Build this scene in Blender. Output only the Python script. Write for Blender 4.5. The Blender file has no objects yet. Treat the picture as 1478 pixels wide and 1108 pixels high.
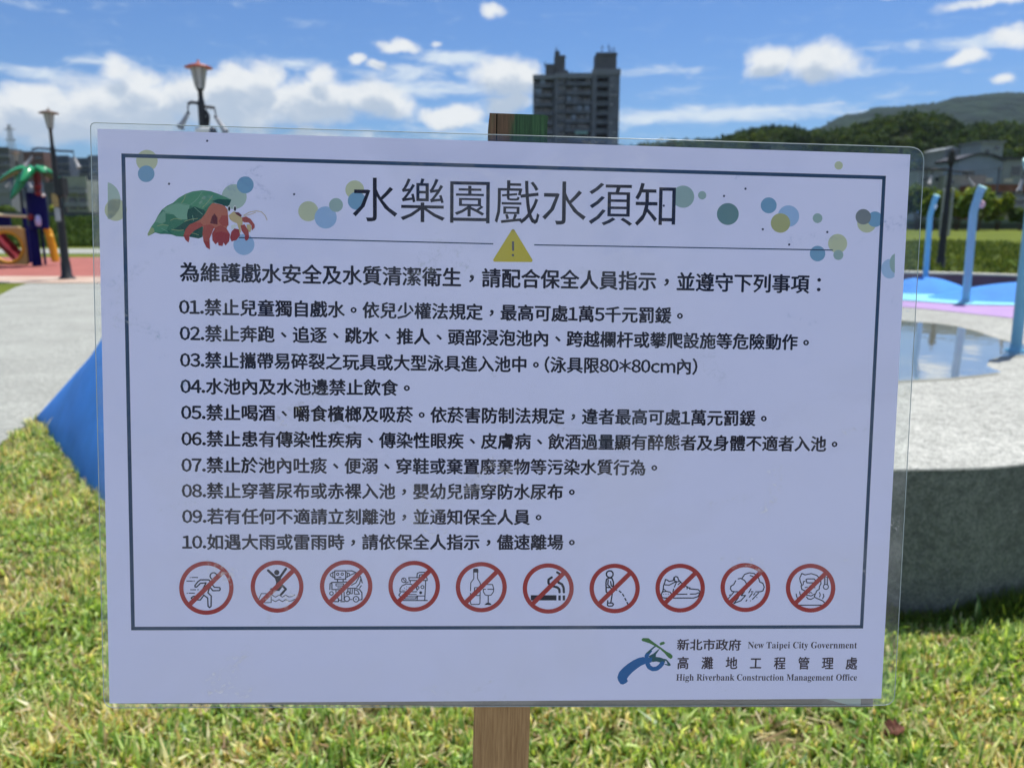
import bpy, math, random
import numpy as np
from mathutils import Vector, Matrix

random.seed(7)
RNG = np.random.default_rng(11)
SC = bpy.context.scene
COL = SC.collection

# ------------------------------------------------------------------ camera
F_PX, CX, CY, CAM_H = 1150.0, 739.0, 554.0, 1.3          # focal length in pixels of a 1478 px wide picture
PITCH = math.radians(11.7)
cam_d = bpy.data.cameras.new('camera')
cam = bpy.data.objects.new('camera', cam_d)
COL.objects.link(cam)
cam.location = (0, 0, CAM_H)
cam.rotation_euler = (math.radians(90) - PITCH, 0, 0)
cam_d.sensor_width = 36.0
cam_d.lens = 36.0 * F_PX / 1478.0
cam_d.clip_start = 0.02
cam_d.clip_end = 9000
cam_d.dof.use_dof = True
cam_d.dof.focus_distance = 0.41
cam_d.dof.aperture_fstop = 14.5
SC.camera = cam
RIGHT = Vector((1, 0, 0))
DOWN = Vector((0, -math.sin(PITCH), -math.cos(PITCH)))
FWD = Vector((0, math.cos(PITCH), -math.sin(PITCH)))
EYE = Vector((0, 0, CAM_H))

def ray(px, py):
    return RIGHT * ((px - CX) / F_PX) + DOWN * ((py - CY) / F_PX) + FWD

def G(px, py, z=0.0):
    d = ray(px, py)
    return EYE + d * ((z - CAM_H) / d.z)

def V(px, py, Y):
    d = ray(px, py)
    return EYE + d * (Y / d.y)

# ------------------------------------------------------------------ sun, sky, exposure
SUN_DIR = Vector((0.24, 0.30, 1.0)).normalized()
sun_d = bpy.data.lights.new('sun', 'SUN')
sun_d.energy = 4.6
sun_d.angle = math.radians(0.5)
sun_d.color = (1.0, 0.955, 0.88)
sun = bpy.data.objects.new('sun', sun_d)
COL.objects.link(sun)
sun.rotation_euler = (-SUN_DIR).to_track_quat('-Z', 'Y').to_euler()

SC.view_settings.view_transform = 'Standard'
SC.view_settings.look = 'None'
SC.view_settings.gamma = 1.0
SC.view_settings.use_curve_mapping = False
SC.view_settings.exposure = 0.35
SC.cycles.max_bounces = 5
SC.cycles.use_adaptive_sampling = True
SC.cycles.adaptive_threshold = 0.025
SC.cycles.transparent_max_bounces = 10
SC.cycles.caustics_reflective = False
SC.cycles.caustics_refractive = False
SKY_STRENGTH = 0.11

world = bpy.data.worlds.new('World')
SC.world = world
world.use_nodes = True

def build_sky():
    nt = world.node_tree
    N, L = nt.nodes, nt.links
    bg = N['Background']
    bg.inputs[1].default_value = SKY_STRENGTH
    sky = N.new('ShaderNodeTexSky')
    sky.sky_type = 'NISHITA'
    sky.sun_disc = False
    sky.sun_elevation = math.asin(SUN_DIR.z)
    sky.sun_rotation = math.atan2(SUN_DIR.x, SUN_DIR.y)
    sky.air_density = 1.0
    sky.dust_density = 0.6
    sky.ozone_density = 1.6
    tc = N.new('ShaderNodeTexCoord')
    def val(x, sock):
        if isinstance(x, (int, float)):
            sock.default_value = x
        elif isinstance(x, tuple):
            sock.default_value = x
        else:
            L.new(x, sock)
    def m(op, a, b=None, c=None, clamp=False):
        n = N.new('ShaderNodeMath'); n.operation = op; n.use_clamp = clamp
        val(a, n.inputs[0])
        if b is not None: val(b, n.inputs[1])
        if c is not None: val(c, n.inputs[2])
        return n.outputs[0]
    def vm(op, a, b=None, out=0):
        n = N.new('ShaderNodeVectorMath'); n.operation = op
        val(a, n.inputs[0])
        if b is not None: val(b, n.inputs[1])
        return n.outputs[out]
    def smooth(x, lo, hi):
        n = N.new('ShaderNodeMapRange'); n.interpolation_type = 'SMOOTHSTEP'
        L.new(x, n.inputs[0]); n.inputs[1].default_value = lo; n.inputs[2].default_value = hi
        return n.outputs[0]
    direction = vm('NORMALIZE', tc.outputs['Generated'])
    sep = N.new('ShaderNodeSeparateXYZ'); L.new(direction, sep.inputs[0])
    az = m('ARCTAN2', sep.outputs[0], sep.outputs[1])
    el = m('ARCSINE', sep.outputs[2])
    comb = N.new('ShaderNodeCombineXYZ'); L.new(az, comb.inputs[0]); L.new(el, comb.inputs[1])
    ae = comb.outputs[0]
    def noise(vec, scale, detail, rough, dist=0.0, zs=1.0):
        v = vm('MULTIPLY', vec, (scale, scale, scale * zs))
        n = N.new('ShaderNodeTexNoise'); n.inputs['Scale'].default_value = 1.0
        n.inputs['Detail'].default_value = detail; n.inputs['Roughness'].default_value = rough
        n.inputs['Distortion'].default_value = dist
        L.new(v, n.inputs['Vector'])
        return n.outputs[0]
    def ellipses(lst, vec):
        tot = None
        for cx, cy, rx, ry, w in lst:
            d = ray(cx, cy).normalized()
            a, e = math.atan2(d.x, d.y), math.asin(d.z)
            k = F_PX
            v = vm('SUBTRACT', vec, (a, e, 0.0))
            v = vm('MULTIPLY', v, (k / rx, k / ry, 0.0))
            r = vm('LENGTH', v, out=1)
            n = N.new('ShaderNodeMapRange'); n.interpolation_type = 'SMOOTHSTEP'
            L.new(r, n.inputs[0]); n.inputs[1].default_value = 0.10; n.inputs[2].default_value = 1.75
            n.inputs[3].default_value = w; n.inputs[4].default_value = 0.0
            tot = n.outputs[0] if tot is None else m('MAXIMUM', tot, n.outputs[0])
        return tot
    cumulus = [(50, 150, 75, 24, 1), (100, 175, 120, 34, 1.15), (175, 100, 26, 20, 1), (215, 116, 38, 20, 1),
               (190, 150, 110, 42, 1.15), (320, 150, 95, 44, 1.15), (345, 112, 42, 20, 1), (375, 118, 30, 26, 1),
               (468, 112, 27, 22, 1), (450, 152, 100, 34, 1.2), (550, 152, 70, 28, 1.15), (645, 165, 48, 18, 1.15),
               (738, 122, 46, 32, 1.2), (728, 158, 34, 16, 1), (712, 16, 22, 12, 1), (576, 65, 30, 8, .95),
               (626, 62, 9, 6, .9), (524, 86, 14, 8, .8), (548, 92, 12, 8, .75),
               (1125, 96, 32, 26, 1.1), (1180, 95, 60, 25, 1.15), (1110, 108, 24, 14, 1), (1390, 86, 28, 10, .95),
               (1470, 56, 30, 14, 1), (1430, 4, 60, 9, .95), (1280, 0, 22, 8, .9), (1448, 122, 18, 9, .85),
               (300, 205, 260, 22, .9)]
    cirrus = [(655, 84, 70, 9, 1), (575, 106, 80, 14, .85), (600, 128, 110, 14, 1), (1030, 166, 190, 11, 1.15),
              (955, 102, 90, 6, .75), (1300, 102, 80, 9, .55), (1320, 66, 80, 9, .5), (70, 108, 130, 9, .8),
              (160, 88, 60, 18, .5), (990, 132, 120, 8, .45), (1240, 150, 120, 12, .5), (1400, 62, 60, 12, .7),
              (420, 92, 60, 12, .55), (690, 108, 60, 12, .6), (720, 190, 200, 14, .6), (60, 8, 80, 8, .35), (400, 25, 60, 12, .3)]
    # ragged outlines: the layout is bent by a fine turbulence before it is used
    wn = N.new('ShaderNodeTexNoise'); wn.inputs['Scale'].default_value = 11.0; wn.inputs['Detail'].default_value = 5.0
    L.new(direction, wn.inputs['Vector'])
    warp = vm('MULTIPLY', vm('SUBTRACT', wn.outputs['Color'], (0.5, 0.5, 0.5)), (0.085, 0.055, 0.0))
    aew = vm('ADD', ae, warp)
    # beyond the frame the same kind of sky goes on: cloud banks low, scattered cumulus higher
    outside = smooth(m('ABSOLUTE', az), 0.60, 0.80)
    high = smooth(el, 0.34, 0.50)
    outside = m('MAXIMUM', outside, high)
    big = noise(direction, 3.2, 2.0, 0.5, zs=2.0)
    low_bank = m('SUBTRACT', 1.0, smooth(el, 0.10, 0.34))
    cover = m('ADD', smooth(big, 0.42, 0.62), m('MULTIPLY', low_bank, 0.5), clamp=True)
    def field_at(vec, aev):
        cm = m('MAXIMUM', ellipses(cumulus, aev), m('MULTIPLY', cover, outside))
        n1 = noise(vec, 17.0, 9.0, 0.64, 0.35, 1.35)
        return m('SUBTRACT', m('MULTIPLY_ADD', m('SUBTRACT', n1, 0.5), 1.75, m('MULTIPLY', cm, 1.38)), 0.66)
    field = field_at(direction, aew)
    above = field_at(vm('ADD', direction, (0.006, 0.0, 0.022)), vm('ADD', aew, (0.006, 0.022, 0.0)))
    ci = ellipses(cirrus, ae)
    cum = smooth(field, -0.18, 0.62)
    shade0 = smooth(above, 0.05, 0.75)
    wisp = noise(direction, 22.0, 7.0, 0.62, 0.6, 3.6)
    cir = m('MULTIPLY', smooth(m('ADD', m('MULTIPLY', ci, 0.5), wisp), 0.60, 1.10), 0.95, clamp=True)
    cir = m('ADD', cir, m('MULTIPLY', smooth(wisp, 0.5, 0.8), 0.10), clamp=True)
    # cloud radiance: bright sunlit rims, blue-grey undersides
    def mix(f, a, b):
        n = N.new('ShaderNodeMix'); n.data_type = 'RGBA'
        val(f, n.inputs[0]); val(a, n.inputs[6]); val(b, n.inputs[7])
        return n.outputs[2]
    fine = noise(direction, 34.0, 4.0, 0.55, zs=1.5)
    shade_f = m('ADD', shade0, m('MULTIPLY', m('SUBTRACT', fine, 0.5), 0.9), clamp=True)
    shade_f = m('MULTIPLY', shade_f, 0.85)
    white = (6.3, 6.5, 6.6, 1)
    grey = (2.9, 3.7, 4.8, 1)
    cloud = mix(shade_f, white, grey)
    # a saturated phone-camera blue, a touch paler near the horizon
    tint = vm('MULTIPLY', sky.outputs[0], (0.35, 0.55, 0.84))
    c1 = mix(cir, tint, (5.2, 5.9, 6.6, 1))
    c2 = mix(cum, c1, cloud)
    L.new(c2, bg.inputs[0])
    world.cycles.sampling_method = 'MANUAL'
    world.cycles.sample_map_resolution = 1024
build_sky()

# ------------------------------------------------------------------ helpers
def tag(o, label=None, cat=None, group=None, kind=None):
    if label: o['label'] = label
    if cat: o['category'] = cat
    if group: o['group'] = group
    if kind: o['kind'] = kind
    return o

def empty(name, loc, rotz=0.0):
    o = bpy.data.objects.new(name, None)
    o.empty_display_size = 0.1
    COL.objects.link(o)
    o.location = loc
    o.rotation_euler = (0, 0, rotz)
    return o

class MB:
    """collects shapes and links them as one mesh object"""
    def __init__(s):
        s.v, s.f, s.m, s.sm = [], [], [], []
    def add(s, vs, fs, mi=0, smooth=False):
        b = len(s.v)
        s.v += [tuple(p) for p in vs]
        s.f += [tuple(b + i for i in f) for f in fs]
        s.m += [mi] * len(fs); s.sm += [smooth] * len(fs)
        return s
    def box(s, a, b, mi=0):
        x0, y0, z0 = (min(a[i], b[i]) for i in range(3))
        x1, y1, z1 = (max(a[i], b[i]) for i in range(3))
        return s.add([(x0, y0, z0), (x1, y0, z0), (x1, y1, z0), (x0, y1, z0), (x0, y0, z1), (x1, y0, z1), (x1, y1, z1), (x0, y1, z1)],
                     [(0, 3, 2, 1), (4, 5, 6, 7), (0, 1, 5, 4), (1, 2, 6, 5), (2, 3, 7, 6), (3, 0, 4, 7)], mi)
    def tube(s, pts, r, n=10, mi=0, cap=True, smooth=True):
        pts = [Vector(p) for p in pts]
        rs = r if isinstance(r, (list, tuple)) else [r] * len(pts)
        vs, fs = [], []
        ref = None
        for i, p in enumerate(pts):
            t = (pts[min(i + 1, len(pts) - 1)] - pts[max(i - 1, 0)]).normalized()
            if ref is None:
                ref = t.orthogonal().normalized()
            ref = (ref - t * ref.dot(t)).normalized()
            bi = t.cross(ref)
            for k in range(n):
                a = 2 * math.pi * k / n
                vs.append(p + (ref * math.cos(a) + bi * math.sin(a)) * rs[i])
        for i in range(len(pts) - 1):
            for k in range(n):
                fs.append((i * n + k, i * n + (k + 1) % n, (i + 1) * n + (k + 1) % n, (i + 1) * n + k))
        s.add(vs, fs, mi, smooth)
        if cap:
            s.add(vs[:n], [tuple(range(n))[::-1]], mi); s.add(vs[-n:], [tuple(range(n))], mi)
        return s
    def lathe(s, c, prof, n=20, mi=0, smooth=True):
        c = Vector(c); vs, fs = [], []
        for r, z in prof:
            for k in range(n):
                a = 2 * math.pi * k / n
                vs.append(c + Vector((r * math.cos(a), r * math.sin(a), z)))
        for i in range(len(prof) - 1):
            for k in range(n):
                fs.append((i * n + k, i * n + (k + 1) % n, (i + 1) * n + (k + 1) % n, (i + 1) * n + k))
        return s.add(vs, fs, mi, smooth)
    def prism(s, poly, z0, z1, mi=0, top=None):
        n = len(poly)
        vs = [(x, y, z0) for x, y in poly] + [(x, y, z1) for x, y in poly]
        s.add(vs, [tuple(range(n, 2 * n))], mi if top is None else top)
        return s.add(vs, [(i, (i + 1) % n, n + (i + 1) % n, n + i) for i in range(n)], mi)
    def build(s, name, mats, parent=None, loc=None):
        me = bpy.data.meshes.new(name)
        me.from_pydata(s.v, [], s.f)
        mats = mats if isinstance(mats, (list, tuple)) else [mats]
        for m_ in mats: me.materials.append(m_)
        me.polygons.foreach_set('material_index', s.m)
        me.polygons.foreach_set('use_smooth', s.sm)
        me.update()
        o = bpy.data.objects.new(name, me)
        COL.objects.link(o)
        if parent is not None: o.parent = parent
        if loc is not None: o.location = loc
        return o

def quads_np(name, V4, mats, cols=None, parent=None, tri=False):
    """many separate polygons from an (n,k,3) array, with an optional colour per polygon"""
    n, k = V4.shape[:2]
    me = bpy.data.meshes.new(name)
    me.vertices.add(n * k); me.vertices.foreach_set('co', V4.astype(np.float32).ravel())
    me.loops.add(n * k); me.loops.foreach_set('vertex_index', np.arange(n * k, dtype=np.int32))
    me.polygons.add(n)
    me.polygons.foreach_set('loop_start', np.arange(0, n * k, k, dtype=np.int32))
    me.update(calc_edges=True)
    if cols is not None:
        a = me.color_attributes.new('tone', 'FLOAT_COLOR', 'POINT')
        c = np.ones((n, k, 4), np.float32); c[:, :, :3] = cols[:, None, :]
        a.data.foreach_set('color', c.ravel())
    me.materials.append(mats)
    o = bpy.data.objects.new(name, me)
    COL.objects.link(o)
    if parent is not None: o.parent = parent
    return o

def copy_tree(o, parent=None):
    c = o.copy(); COL.objects.link(c)
    c.parent = parent
    for ch in [x for x in TREE if x.parent == o]:
        copy_tree(ch, c)
    return c
TREE = []

# ------------------------------------------------------------------ materials
def mat(name, rgb, rough=0.7, spec=0.4, var=0.0, vscale=8.0, bump=0.0, bscale=60.0, metal=0.0, coat=0.0, rgb2=None, detail=5.0, bdist=0.01, stretch=None):
    m = bpy.data.materials.new(name); m.use_nodes = True
    nt = m.node_tree; N, L = nt.nodes, nt.links
    p = N['Principled BSDF']
    p.inputs['Base Color'].default_value = (*rgb, 1)
    p.inputs['Roughness'].default_value = rough
    p.inputs['Specular IOR Level'].default_value = spec
    p.inputs['Metallic'].default_value = metal
    if coat: p.inputs['Coat Weight'].default_value = coat
    tc = N.new('ShaderNodeTexCoord')
    src = tc.outputs['Object']
    if stretch:
        mp = N.new('ShaderNodeMapping'); mp.inputs['Scale'].default_value = stretch
        L.new(src, mp.inputs[0]); src = mp.outputs[0]
    if var or rgb2:
        n = N.new('ShaderNodeTexNoise'); n.inputs['Scale'].default_value = vscale
        n.inputs['Detail'].default_value = detail; n.inputs['Roughness'].default_value = 0.62
        L.new(src, n.inputs['Vector'])
        r = N.new('ShaderNodeValToRGB')
        r.color_ramp.elements[0].position = 0.33; r.color_ramp.elements[1].position = 0.67
        b = rgb2 or tuple(min(1, c * (1 + var)) for c in rgb)
        a = rgb if rgb2 else tuple(c * (1 - var) for c in rgb)
        r.color_ramp.elements[0].color = (*a, 1); r.color_ramp.elements[1].color = (*b, 1)
        L.new(n.outputs[0], r.inputs[0]); L.new(r.outputs[0], p.inputs['Base Color'])
    if bump:
        n2 = N.new('ShaderNodeTexNoise'); n2.inputs['Scale'].default_value = bscale
        n2.inputs['Detail'].default_value = 4.0
        L.new(src, n2.inputs['Vector'])
        bp = N.new('ShaderNodeBump'); bp.inputs['Strength'].default_value = bump
        bp.inputs['Distance'].default_value = bdist
        L.new(n2.outputs[0], bp.inputs['Height']); L.new(bp.outputs[0], p.inputs['Normal'])
    return m

def aggregate(name, base, dark, light, scale=170.0, blot=1.2):
    """washed gravel concrete: small stones in mortar with broad stains"""
    m = bpy.data.materials.new(name); m.use_nodes = True
    nt = m.node_tree; N, L = nt.nodes, nt.links
    p = N['Principled BSDF']; p.inputs['Roughness'].default_value = 0.85
    p.inputs['Specular IOR Level'].default_value = 0.25
    tc = N.new('ShaderNodeTexCoord')
    vo = N.new('ShaderNodeTexVoronoi'); vo.inputs['Scale'].default_value = scale
    L.new(tc.outputs['Object'], vo.inputs['Vector'])
    r = N.new('ShaderNodeValToRGB'); r.color_ramp.elements[0].position = 0.15; r.color_ramp.elements[1].position = 0.85
    r.color_ramp.elements[0].color = (*dark, 1); r.color_ramp.elements[1].color = (*light, 1)
    e = r.color_ramp.elements.new(0.5); e.color = (*base, 1)
    L.new(vo.outputs['Color'], r.inputs[0])
    n = N.new('ShaderNodeTexNoise'); n.inputs['Scale'].default_value = blot; n.inputs['Detail'].default_value = 7
    n.inputs['Roughness'].default_value = 0.65
    L.new(tc.outputs['Object'], n.inputs['Vector'])
    r2 = N.new('ShaderNodeValToRGB'); r2.color_ramp.elements[0].position = 0.3; r2.color_ramp.elements[1].position = 0.7
    r2.color_ramp.elements[0].color = (0.80, 0.80, 0.79, 1); r2.color_ramp.elements[1].color = (1.06, 1.06, 1.05, 1)
    L.new(n.outputs[0], r2.inputs[0])
    n3 = N.new('ShaderNodeTexNoise'); n3.inputs['Scale'].default_value = 28; n3.inputs['Detail'].default_value = 5
    n3.inputs['Roughness'].default_value = 0.7
    L.new(tc.outputs['Object'], n3.inputs['Vector'])
    r3 = N.new('ShaderNodeValToRGB'); r3.color_ramp.elements[0].position = 0.36; r3.color_ramp.elements[1].position = 0.64
    r3.color_ramp.elements[0].color = (0.74, 0.75, 0.74, 1); r3.color_ramp.elements[1].color = (1.12, 1.12, 1.11, 1)
    L.new(n3.outputs[0], r3.inputs[0])
    def mul(a, b):
        x = N.new('ShaderNodeMix'); x.data_type = 'RGBA'; x.blend_type = 'MULTIPLY'; x.inputs[0].default_value = 1
        L.new(a, x.inputs[6]); L.new(b, x.inputs[7]); return x.outputs[2]
    L.new(mul(mul(r.outputs[0], r2.outputs[0]), r3.outputs[0]), p.inputs['Base Color'])
    bp = N.new('ShaderNodeBump'); bp.inputs['Strength'].default_value = 0.5; bp.inputs['Distance'].default_value = 0.003
    L.new(vo.outputs['Distance'], bp.inputs['Height']); L.new(bp.outputs[0], p.inputs['Normal'])
    return m

def leafy(name, trans=0.35, rough=0.55, spec=0.3, gain=1.0):
    """leaf or blade: colour from the 'tone' attribute, lets some light through"""
    m = bpy.data.materials.new(name); m.use_nodes = True
    nt = m.node_tree; N, L = nt.nodes, nt.links
    p = N['Principled BSDF']; p.inputs['Roughness'].default_value = rough
    p.inputs['Specular IOR Level'].default_value = spec
    at = N.new('ShaderNodeAttribute'); at.attribute_name = 'tone'
    L.new(at.outputs['Color'], p.inputs['Base Color'])
    tr = N.new('ShaderNodeBsdfTranslucent')
    mx = N.new('ShaderNodeVectorMath'); mx.operation = 'MULTIPLY'
    L.new(at.outputs['Color'], mx.inputs[0]); mx.inputs[1].default_value = (1.5 * gain, 1.35 * gain, 0.7 * gain)
    L.new(mx.outputs[0], tr.inputs['Color'])
    ms = N.new('ShaderNodeMixShader'); ms.inputs[0].default_value = trans
    L.new(p.outputs[0], ms.inputs[1]); L.new(tr.outputs[0], ms.inputs[2])
    L.new(ms.outputs[0], N['Material Output'].inputs[0])
    return m

def glassy(name, rgb=(0.1, 0.13, 0.16), rough=0.08):
    return mat(name, rgb, rough=rough, spec=0.8)

M = {}
M['soil'] = mat('lawn_soil', (0.085, 0.085, 0.03), 0.9, 0.1, rgb2=(0.12, 0.125, 0.035), vscale=0.9, bump=0.6, bscale=14, bdist=0.05)
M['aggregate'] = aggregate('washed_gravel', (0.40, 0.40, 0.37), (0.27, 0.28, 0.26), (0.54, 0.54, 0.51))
M['path'] = aggregate('path_gravel', (0.355, 0.365, 0.34), (0.26, 0.27, 0.25), (0.45, 0.45, 0.42), 120)
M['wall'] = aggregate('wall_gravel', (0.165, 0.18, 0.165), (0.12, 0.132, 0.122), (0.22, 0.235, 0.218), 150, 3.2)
M['rubber_blue'] = mat('blue_rubber', (0.045, 0.235, 0.68), 0.75, 0.3, var=0.16, vscale=2.5, bump=0.4, bscale=260, bdist=0.003)
M['rubber_cyan'] = mat('cyan_rubber', (0.22, 0.58, 0.72), 0.75, 0.3, var=0.06, vscale=4)
M['rubber_lilac'] = mat('lilac_rubber', (0.38, 0.25, 0.47), 0.75, 0.3, var=0.06, vscale=4)
M['rubber_pink'] = mat('pink_rubber', (0.55, 0.25, 0.40), 0.75, 0.3)
M['rubber_red'] = mat('red_rubber', (0.33, 0.115, 0.095), 0.85, 0.2, var=0.12, vscale=1.5)
M['border'] = mat('pale_paving', (0.52, 0.44, 0.37), 0.85, 0.2, rgb2=(0.42, 0.27, 0.20), vscale=0.9)
M['purple'] = mat('purple_wall_paint', (0.16, 0.105, 0.15), 0.8, 0.3, var=0.1, vscale=3)
M['coping'] = mat('pale_coping', (0.55, 0.54, 0.47), 0.8, 0.3, var=0.1, vscale=6)
M['blue_pipe'] = mat('light_blue_pipe_paint', (0.16, 0.42, 0.62), 0.35, 0.5, var=0.06, vscale=5)
M['pale_pipe'] = mat('pale_blue_pipe_paint', (0.20, 0.42, 0.64), 0.35, 0.5, var=0.06, vscale=5)
M['mint'] = mat('mint_pipe_paint', (0.50, 0.80, 0.78), 0.3, 0.5)
M['black'] = mat('black_iron', (0.018, 0.02, 0.024), 0.45, 0.4, var=0.2, vscale=10)
M['hat'] = mat('lamp_hat_red', (0.34, 0.075, 0.045), 0.4, 0.5, var=0.2)
M['hat_dark'] = mat('lamp_hat_brown', (0.12, 0.08, 0.06), 0.5, 0.4, var=0.2)
M['horn'] = mat('weathered_horn', (0.36, 0.36, 0.37), 0.6, 0.3, var=0.15, vscale=12)
M['lamp_glass'] = mat('frosted_lamp_glass', (0.40, 0.40, 0.39), 0.3, 0.5)
M['white'] = mat('white_paint', (0.72, 0.72, 0.70), 0.5, 0.4, var=0.05)
M['grey_metal'] = mat('grey_metal', (0.30, 0.31, 0.33), 0.45, 0.5, metal=0.3, var=0.1)
M['conc'] = mat('grey_concrete', (0.22, 0.235, 0.26), 0.85, 0.2, var=0.14, vscale=0.35)
M['conc_dark'] = mat('dark_concrete', (0.10, 0.105, 0.115), 0.85, 0.2, var=0.14, vscale=0.35)
M['tile_brown'] = mat('brown_tile_wall', (0.17, 0.105, 0.09), 0.8, 0.2, var=0.12, vscale=0.3)
M['tile_blue'] = mat('bluegrey_wall', (0.095, 0.12, 0.17), 0.8, 0.2, var=0.1, vscale=0.3)
M['house_pale'] = mat('pale_house_wall', (0.27, 0.29, 0.26), 0.8, 0.2, var=0.14, vscale=0.5)
M['house_beige'] = mat('beige_house_wall', (0.36, 0.32, 0.24), 0.8, 0.2, var=0.1, vscale=0.5)
M['tin'] = mat('grey_tin_cladding', (0.24, 0.27, 0.29), 0.6, 0.4, var=0.1, vscale=0.3)
M['tin_blue'] = mat('blue_grey_tin', (0.20, 0.25, 0.33), 0.55, 0.4, var=0.1, vscale=0.3)
M['rust'] = mat('rust_red_sheet', (0.17, 0.075, 0.05), 0.8, 0.2, var=0.3, vscale=0.6)
M['roof_dark'] = mat('dark_roof', (0.05, 0.055, 0.07), 0.7, 0.3, var=0.2, vscale=0.5)
M['pane'] = glassy('window_glass', (0.035, 0.045, 0.055), 0.12)
M['frame'] = mat('window_frame', (0.34, 0.36, 0.37), 0.6, 0.3)
M['far_hill'] = mat('far_forest', (0.008, 0.020, 0.022), 0.95, 0.05, rgb2=(0.022, 0.044, 0.028), vscale=0.024, bump=1.0, bscale=0.03, bdist=22, detail=8)
M['hill_floor'] = mat('forest_floor', (0.022, 0.034, 0.014), 0.95, 0.1, var=0.3, vscale=0.05)
M['leaf'] = leafy('tree_leaves', 0.25, 0.85, 0.12)
M['grass'] = leafy('grass_blades', 0.42, 0.42, 0.45, 1.25)
M['bark'] = mat('bark', (0.10, 0.075, 0.05), 0.9, 0.2, var=0.3)
M['plastic_blue'] = mat('dark_blue_plastic', (0.003, 0.005, 0.085), 0.5, 0.12, var=0.06)
M['plastic_green'] = mat('green_plastic', (0.02, 0.27, 0.10), 0.25, 0.6, var=0.1, vscale=3)
M['plastic_yellow'] = mat('yellow_plastic', (0.72, 0.36, 0.01), 0.35, 0.5, var=0.05)
M['plastic_tan'] = mat('tan_plastic', (0.52, 0.33, 0.10), 0.45, 0.4, var=0.06)
M['plastic_red'] = mat('red_plastic', (0.16, 0.012, 0.018), 0.35, 0.5, var=0.06)
M['plastic_cream'] = mat('cream_plastic', (0.72, 0.66, 0.42), 0.4, 0.4)

# ------------------------------------------------------------------ ground sheet with its banks
def sstep(a, b, x):
    t = min(1.0, max(0.0, (x - a) / (b - a)))
    return t * t * (3 - 2 * t)

def ground_z(x, y):
    return 1.22 * sstep(39, 60, y) * sstep(4, -12, x)

def build_ground():
    xs = [-2600, -1500, -600, -300, -180, -120, -90] + list(np.arange(-70, 72, 3.0)) + [90, 120, 180, 300, 600, 1500, 2600]
    ys = [-1200, -700, -300, -100, -40, -15, -6, -2, 0, 2, 5, 8, 12, 16, 20, 25, 30, 34] + list(np.arange(37, 64, 2.0)) + [70, 80, 95, 115, 140, 180, 240, 320, 450, 700, 1200, 1800, 2600]
    vs = [(x, y, ground_z(x, y)) for y in ys for x in xs]
    nx = len(xs)
    fs = [(j * nx + i, j * nx + i + 1, (j + 1) * nx + i + 1, (j + 1) * nx + i) for j in range(len(ys) - 1) for i in range(nx - 1)]
    mb = MB(); mb.add(vs, fs, 0, True)
    o = mb.build('ground', [bank_m])
    return tag(o, kind='structure')

# lawn near, brighter mown grass and rough bank further away: one ground material
bank_m = bpy.data.materials.new('ground_turf'); bank_m.use_nodes = True
def _bank():
    nt = bank_m.node_tree; N, L = nt.nodes, nt.links
    p = N['Principled BSDF']; p.inputs['Roughness'].default_value = 0.95; p.inputs['Specular IOR Level'].default_value = 0.1
    tc = N.new('ShaderNodeTexCoord')
    def noise(scale, detail=6, vec=None):
        n = N.new('ShaderNodeTexNoise'); n.inputs['Scale'].default_value = scale; n.inputs['Detail'].default_value = detail
        n.inputs['Roughness'].default_value = 0.65
        L.new(vec or tc.outputs['Object'], n.inputs['Vector']); return n.outputs[0]
    def ramp(f, a, b, lo=0.35, hi=0.65):
        r = N.new('ShaderNodeValToRGB'); r.color_ramp.elements[0].position = lo; r.color_ramp.elements[1].position = hi
        r.color_ramp.elements[0].color = (*a, 1); r.color_ramp.elements[1].color = (*b, 1)
        L.new(f, r.inputs[0]); return r.outputs[0]
    near = ramp(noise(5), (0.07, 0.085, 0.025), (0.16, 0.14, 0.06))
    far = ramp(noise(0.22), (0.085, 0.115, 0.016), (0.135, 0.165, 0.022))
    sp = N.new('ShaderNodeSeparateXYZ'); L.new(tc.outputs['Object'], sp.inputs[0])
    mr = N.new('ShaderNodeMapRange'); L.new(sp.outputs[1], mr.inputs[0]); mr.inputs[1].default_value = 8; mr.inputs[2].default_value = 14
    mx = N.new('ShaderNodeMix'); mx.data_type = 'RGBA'
    L.new(mr.outputs[0], mx.inputs[0]); L.new(near, mx.inputs[6]); L.new(far, mx.inputs[7])
    L.new(mx.outputs[2], p.inputs['Base Color'])
    bp = N.new('ShaderNodeBump'); bp.inputs['Strength'].default_value = 0.7; bp.inputs['Distance'].default_value = 0.03
    L.new(noise(22, 4), bp.inputs['Height']); L.new(bp.outputs[0], p.inputs['Normal'])
_bank()
build_ground()

def sheet(name, pts, z, m, parent=None):
    mb = MB(); mb.add([(p[0], p[1], z) for p in pts], [tuple(range(len(pts)))])
    return mb.build(name, m, parent)

# paved path on the left, its pale edging, the red play surface and the far footway
path_pts = [G(52, 604), G(0, 642), G(-400, 935), (-5.2, -0.6), (-9, -0.6), G(-760, 640), G(-300, 485), G(0, 426), G(22, 415), G(40, 409.5), G(300, 409.5), G(620, 409.5),
            (-1.6, 12.0), (-2.6, 9.0), (-2.55, 6.2), (-2.50, 4.9)]
tag(sheet('path', path_pts, 0.006, M['path']), kind='structure')
tag(sheet('bounce_ground', [(-40, -60), (40, -60), (40, -0.62), (-40, -0.62)], 0.010, aggregate('pale_bounce_ground', (0.46, 0.48, 0.52), (0.36, 0.38, 0.42), (0.56, 0.58, 0.62), 120)), kind='structure')  # unseen pale ground, added behind the camera to bounce light onto the notice
tag(sheet('pavement_edging', [G(-700, 409), G(700, 409), G(700, 400), G(-700, 399)], 0.012, M['border']), kind='structure')
tag(sheet('playground_surface', [G(-700, 400), G(700, 401), G(500, 372), G(-500, 371)], 0.008, M['rubber_red']), kind='structure')
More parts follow.
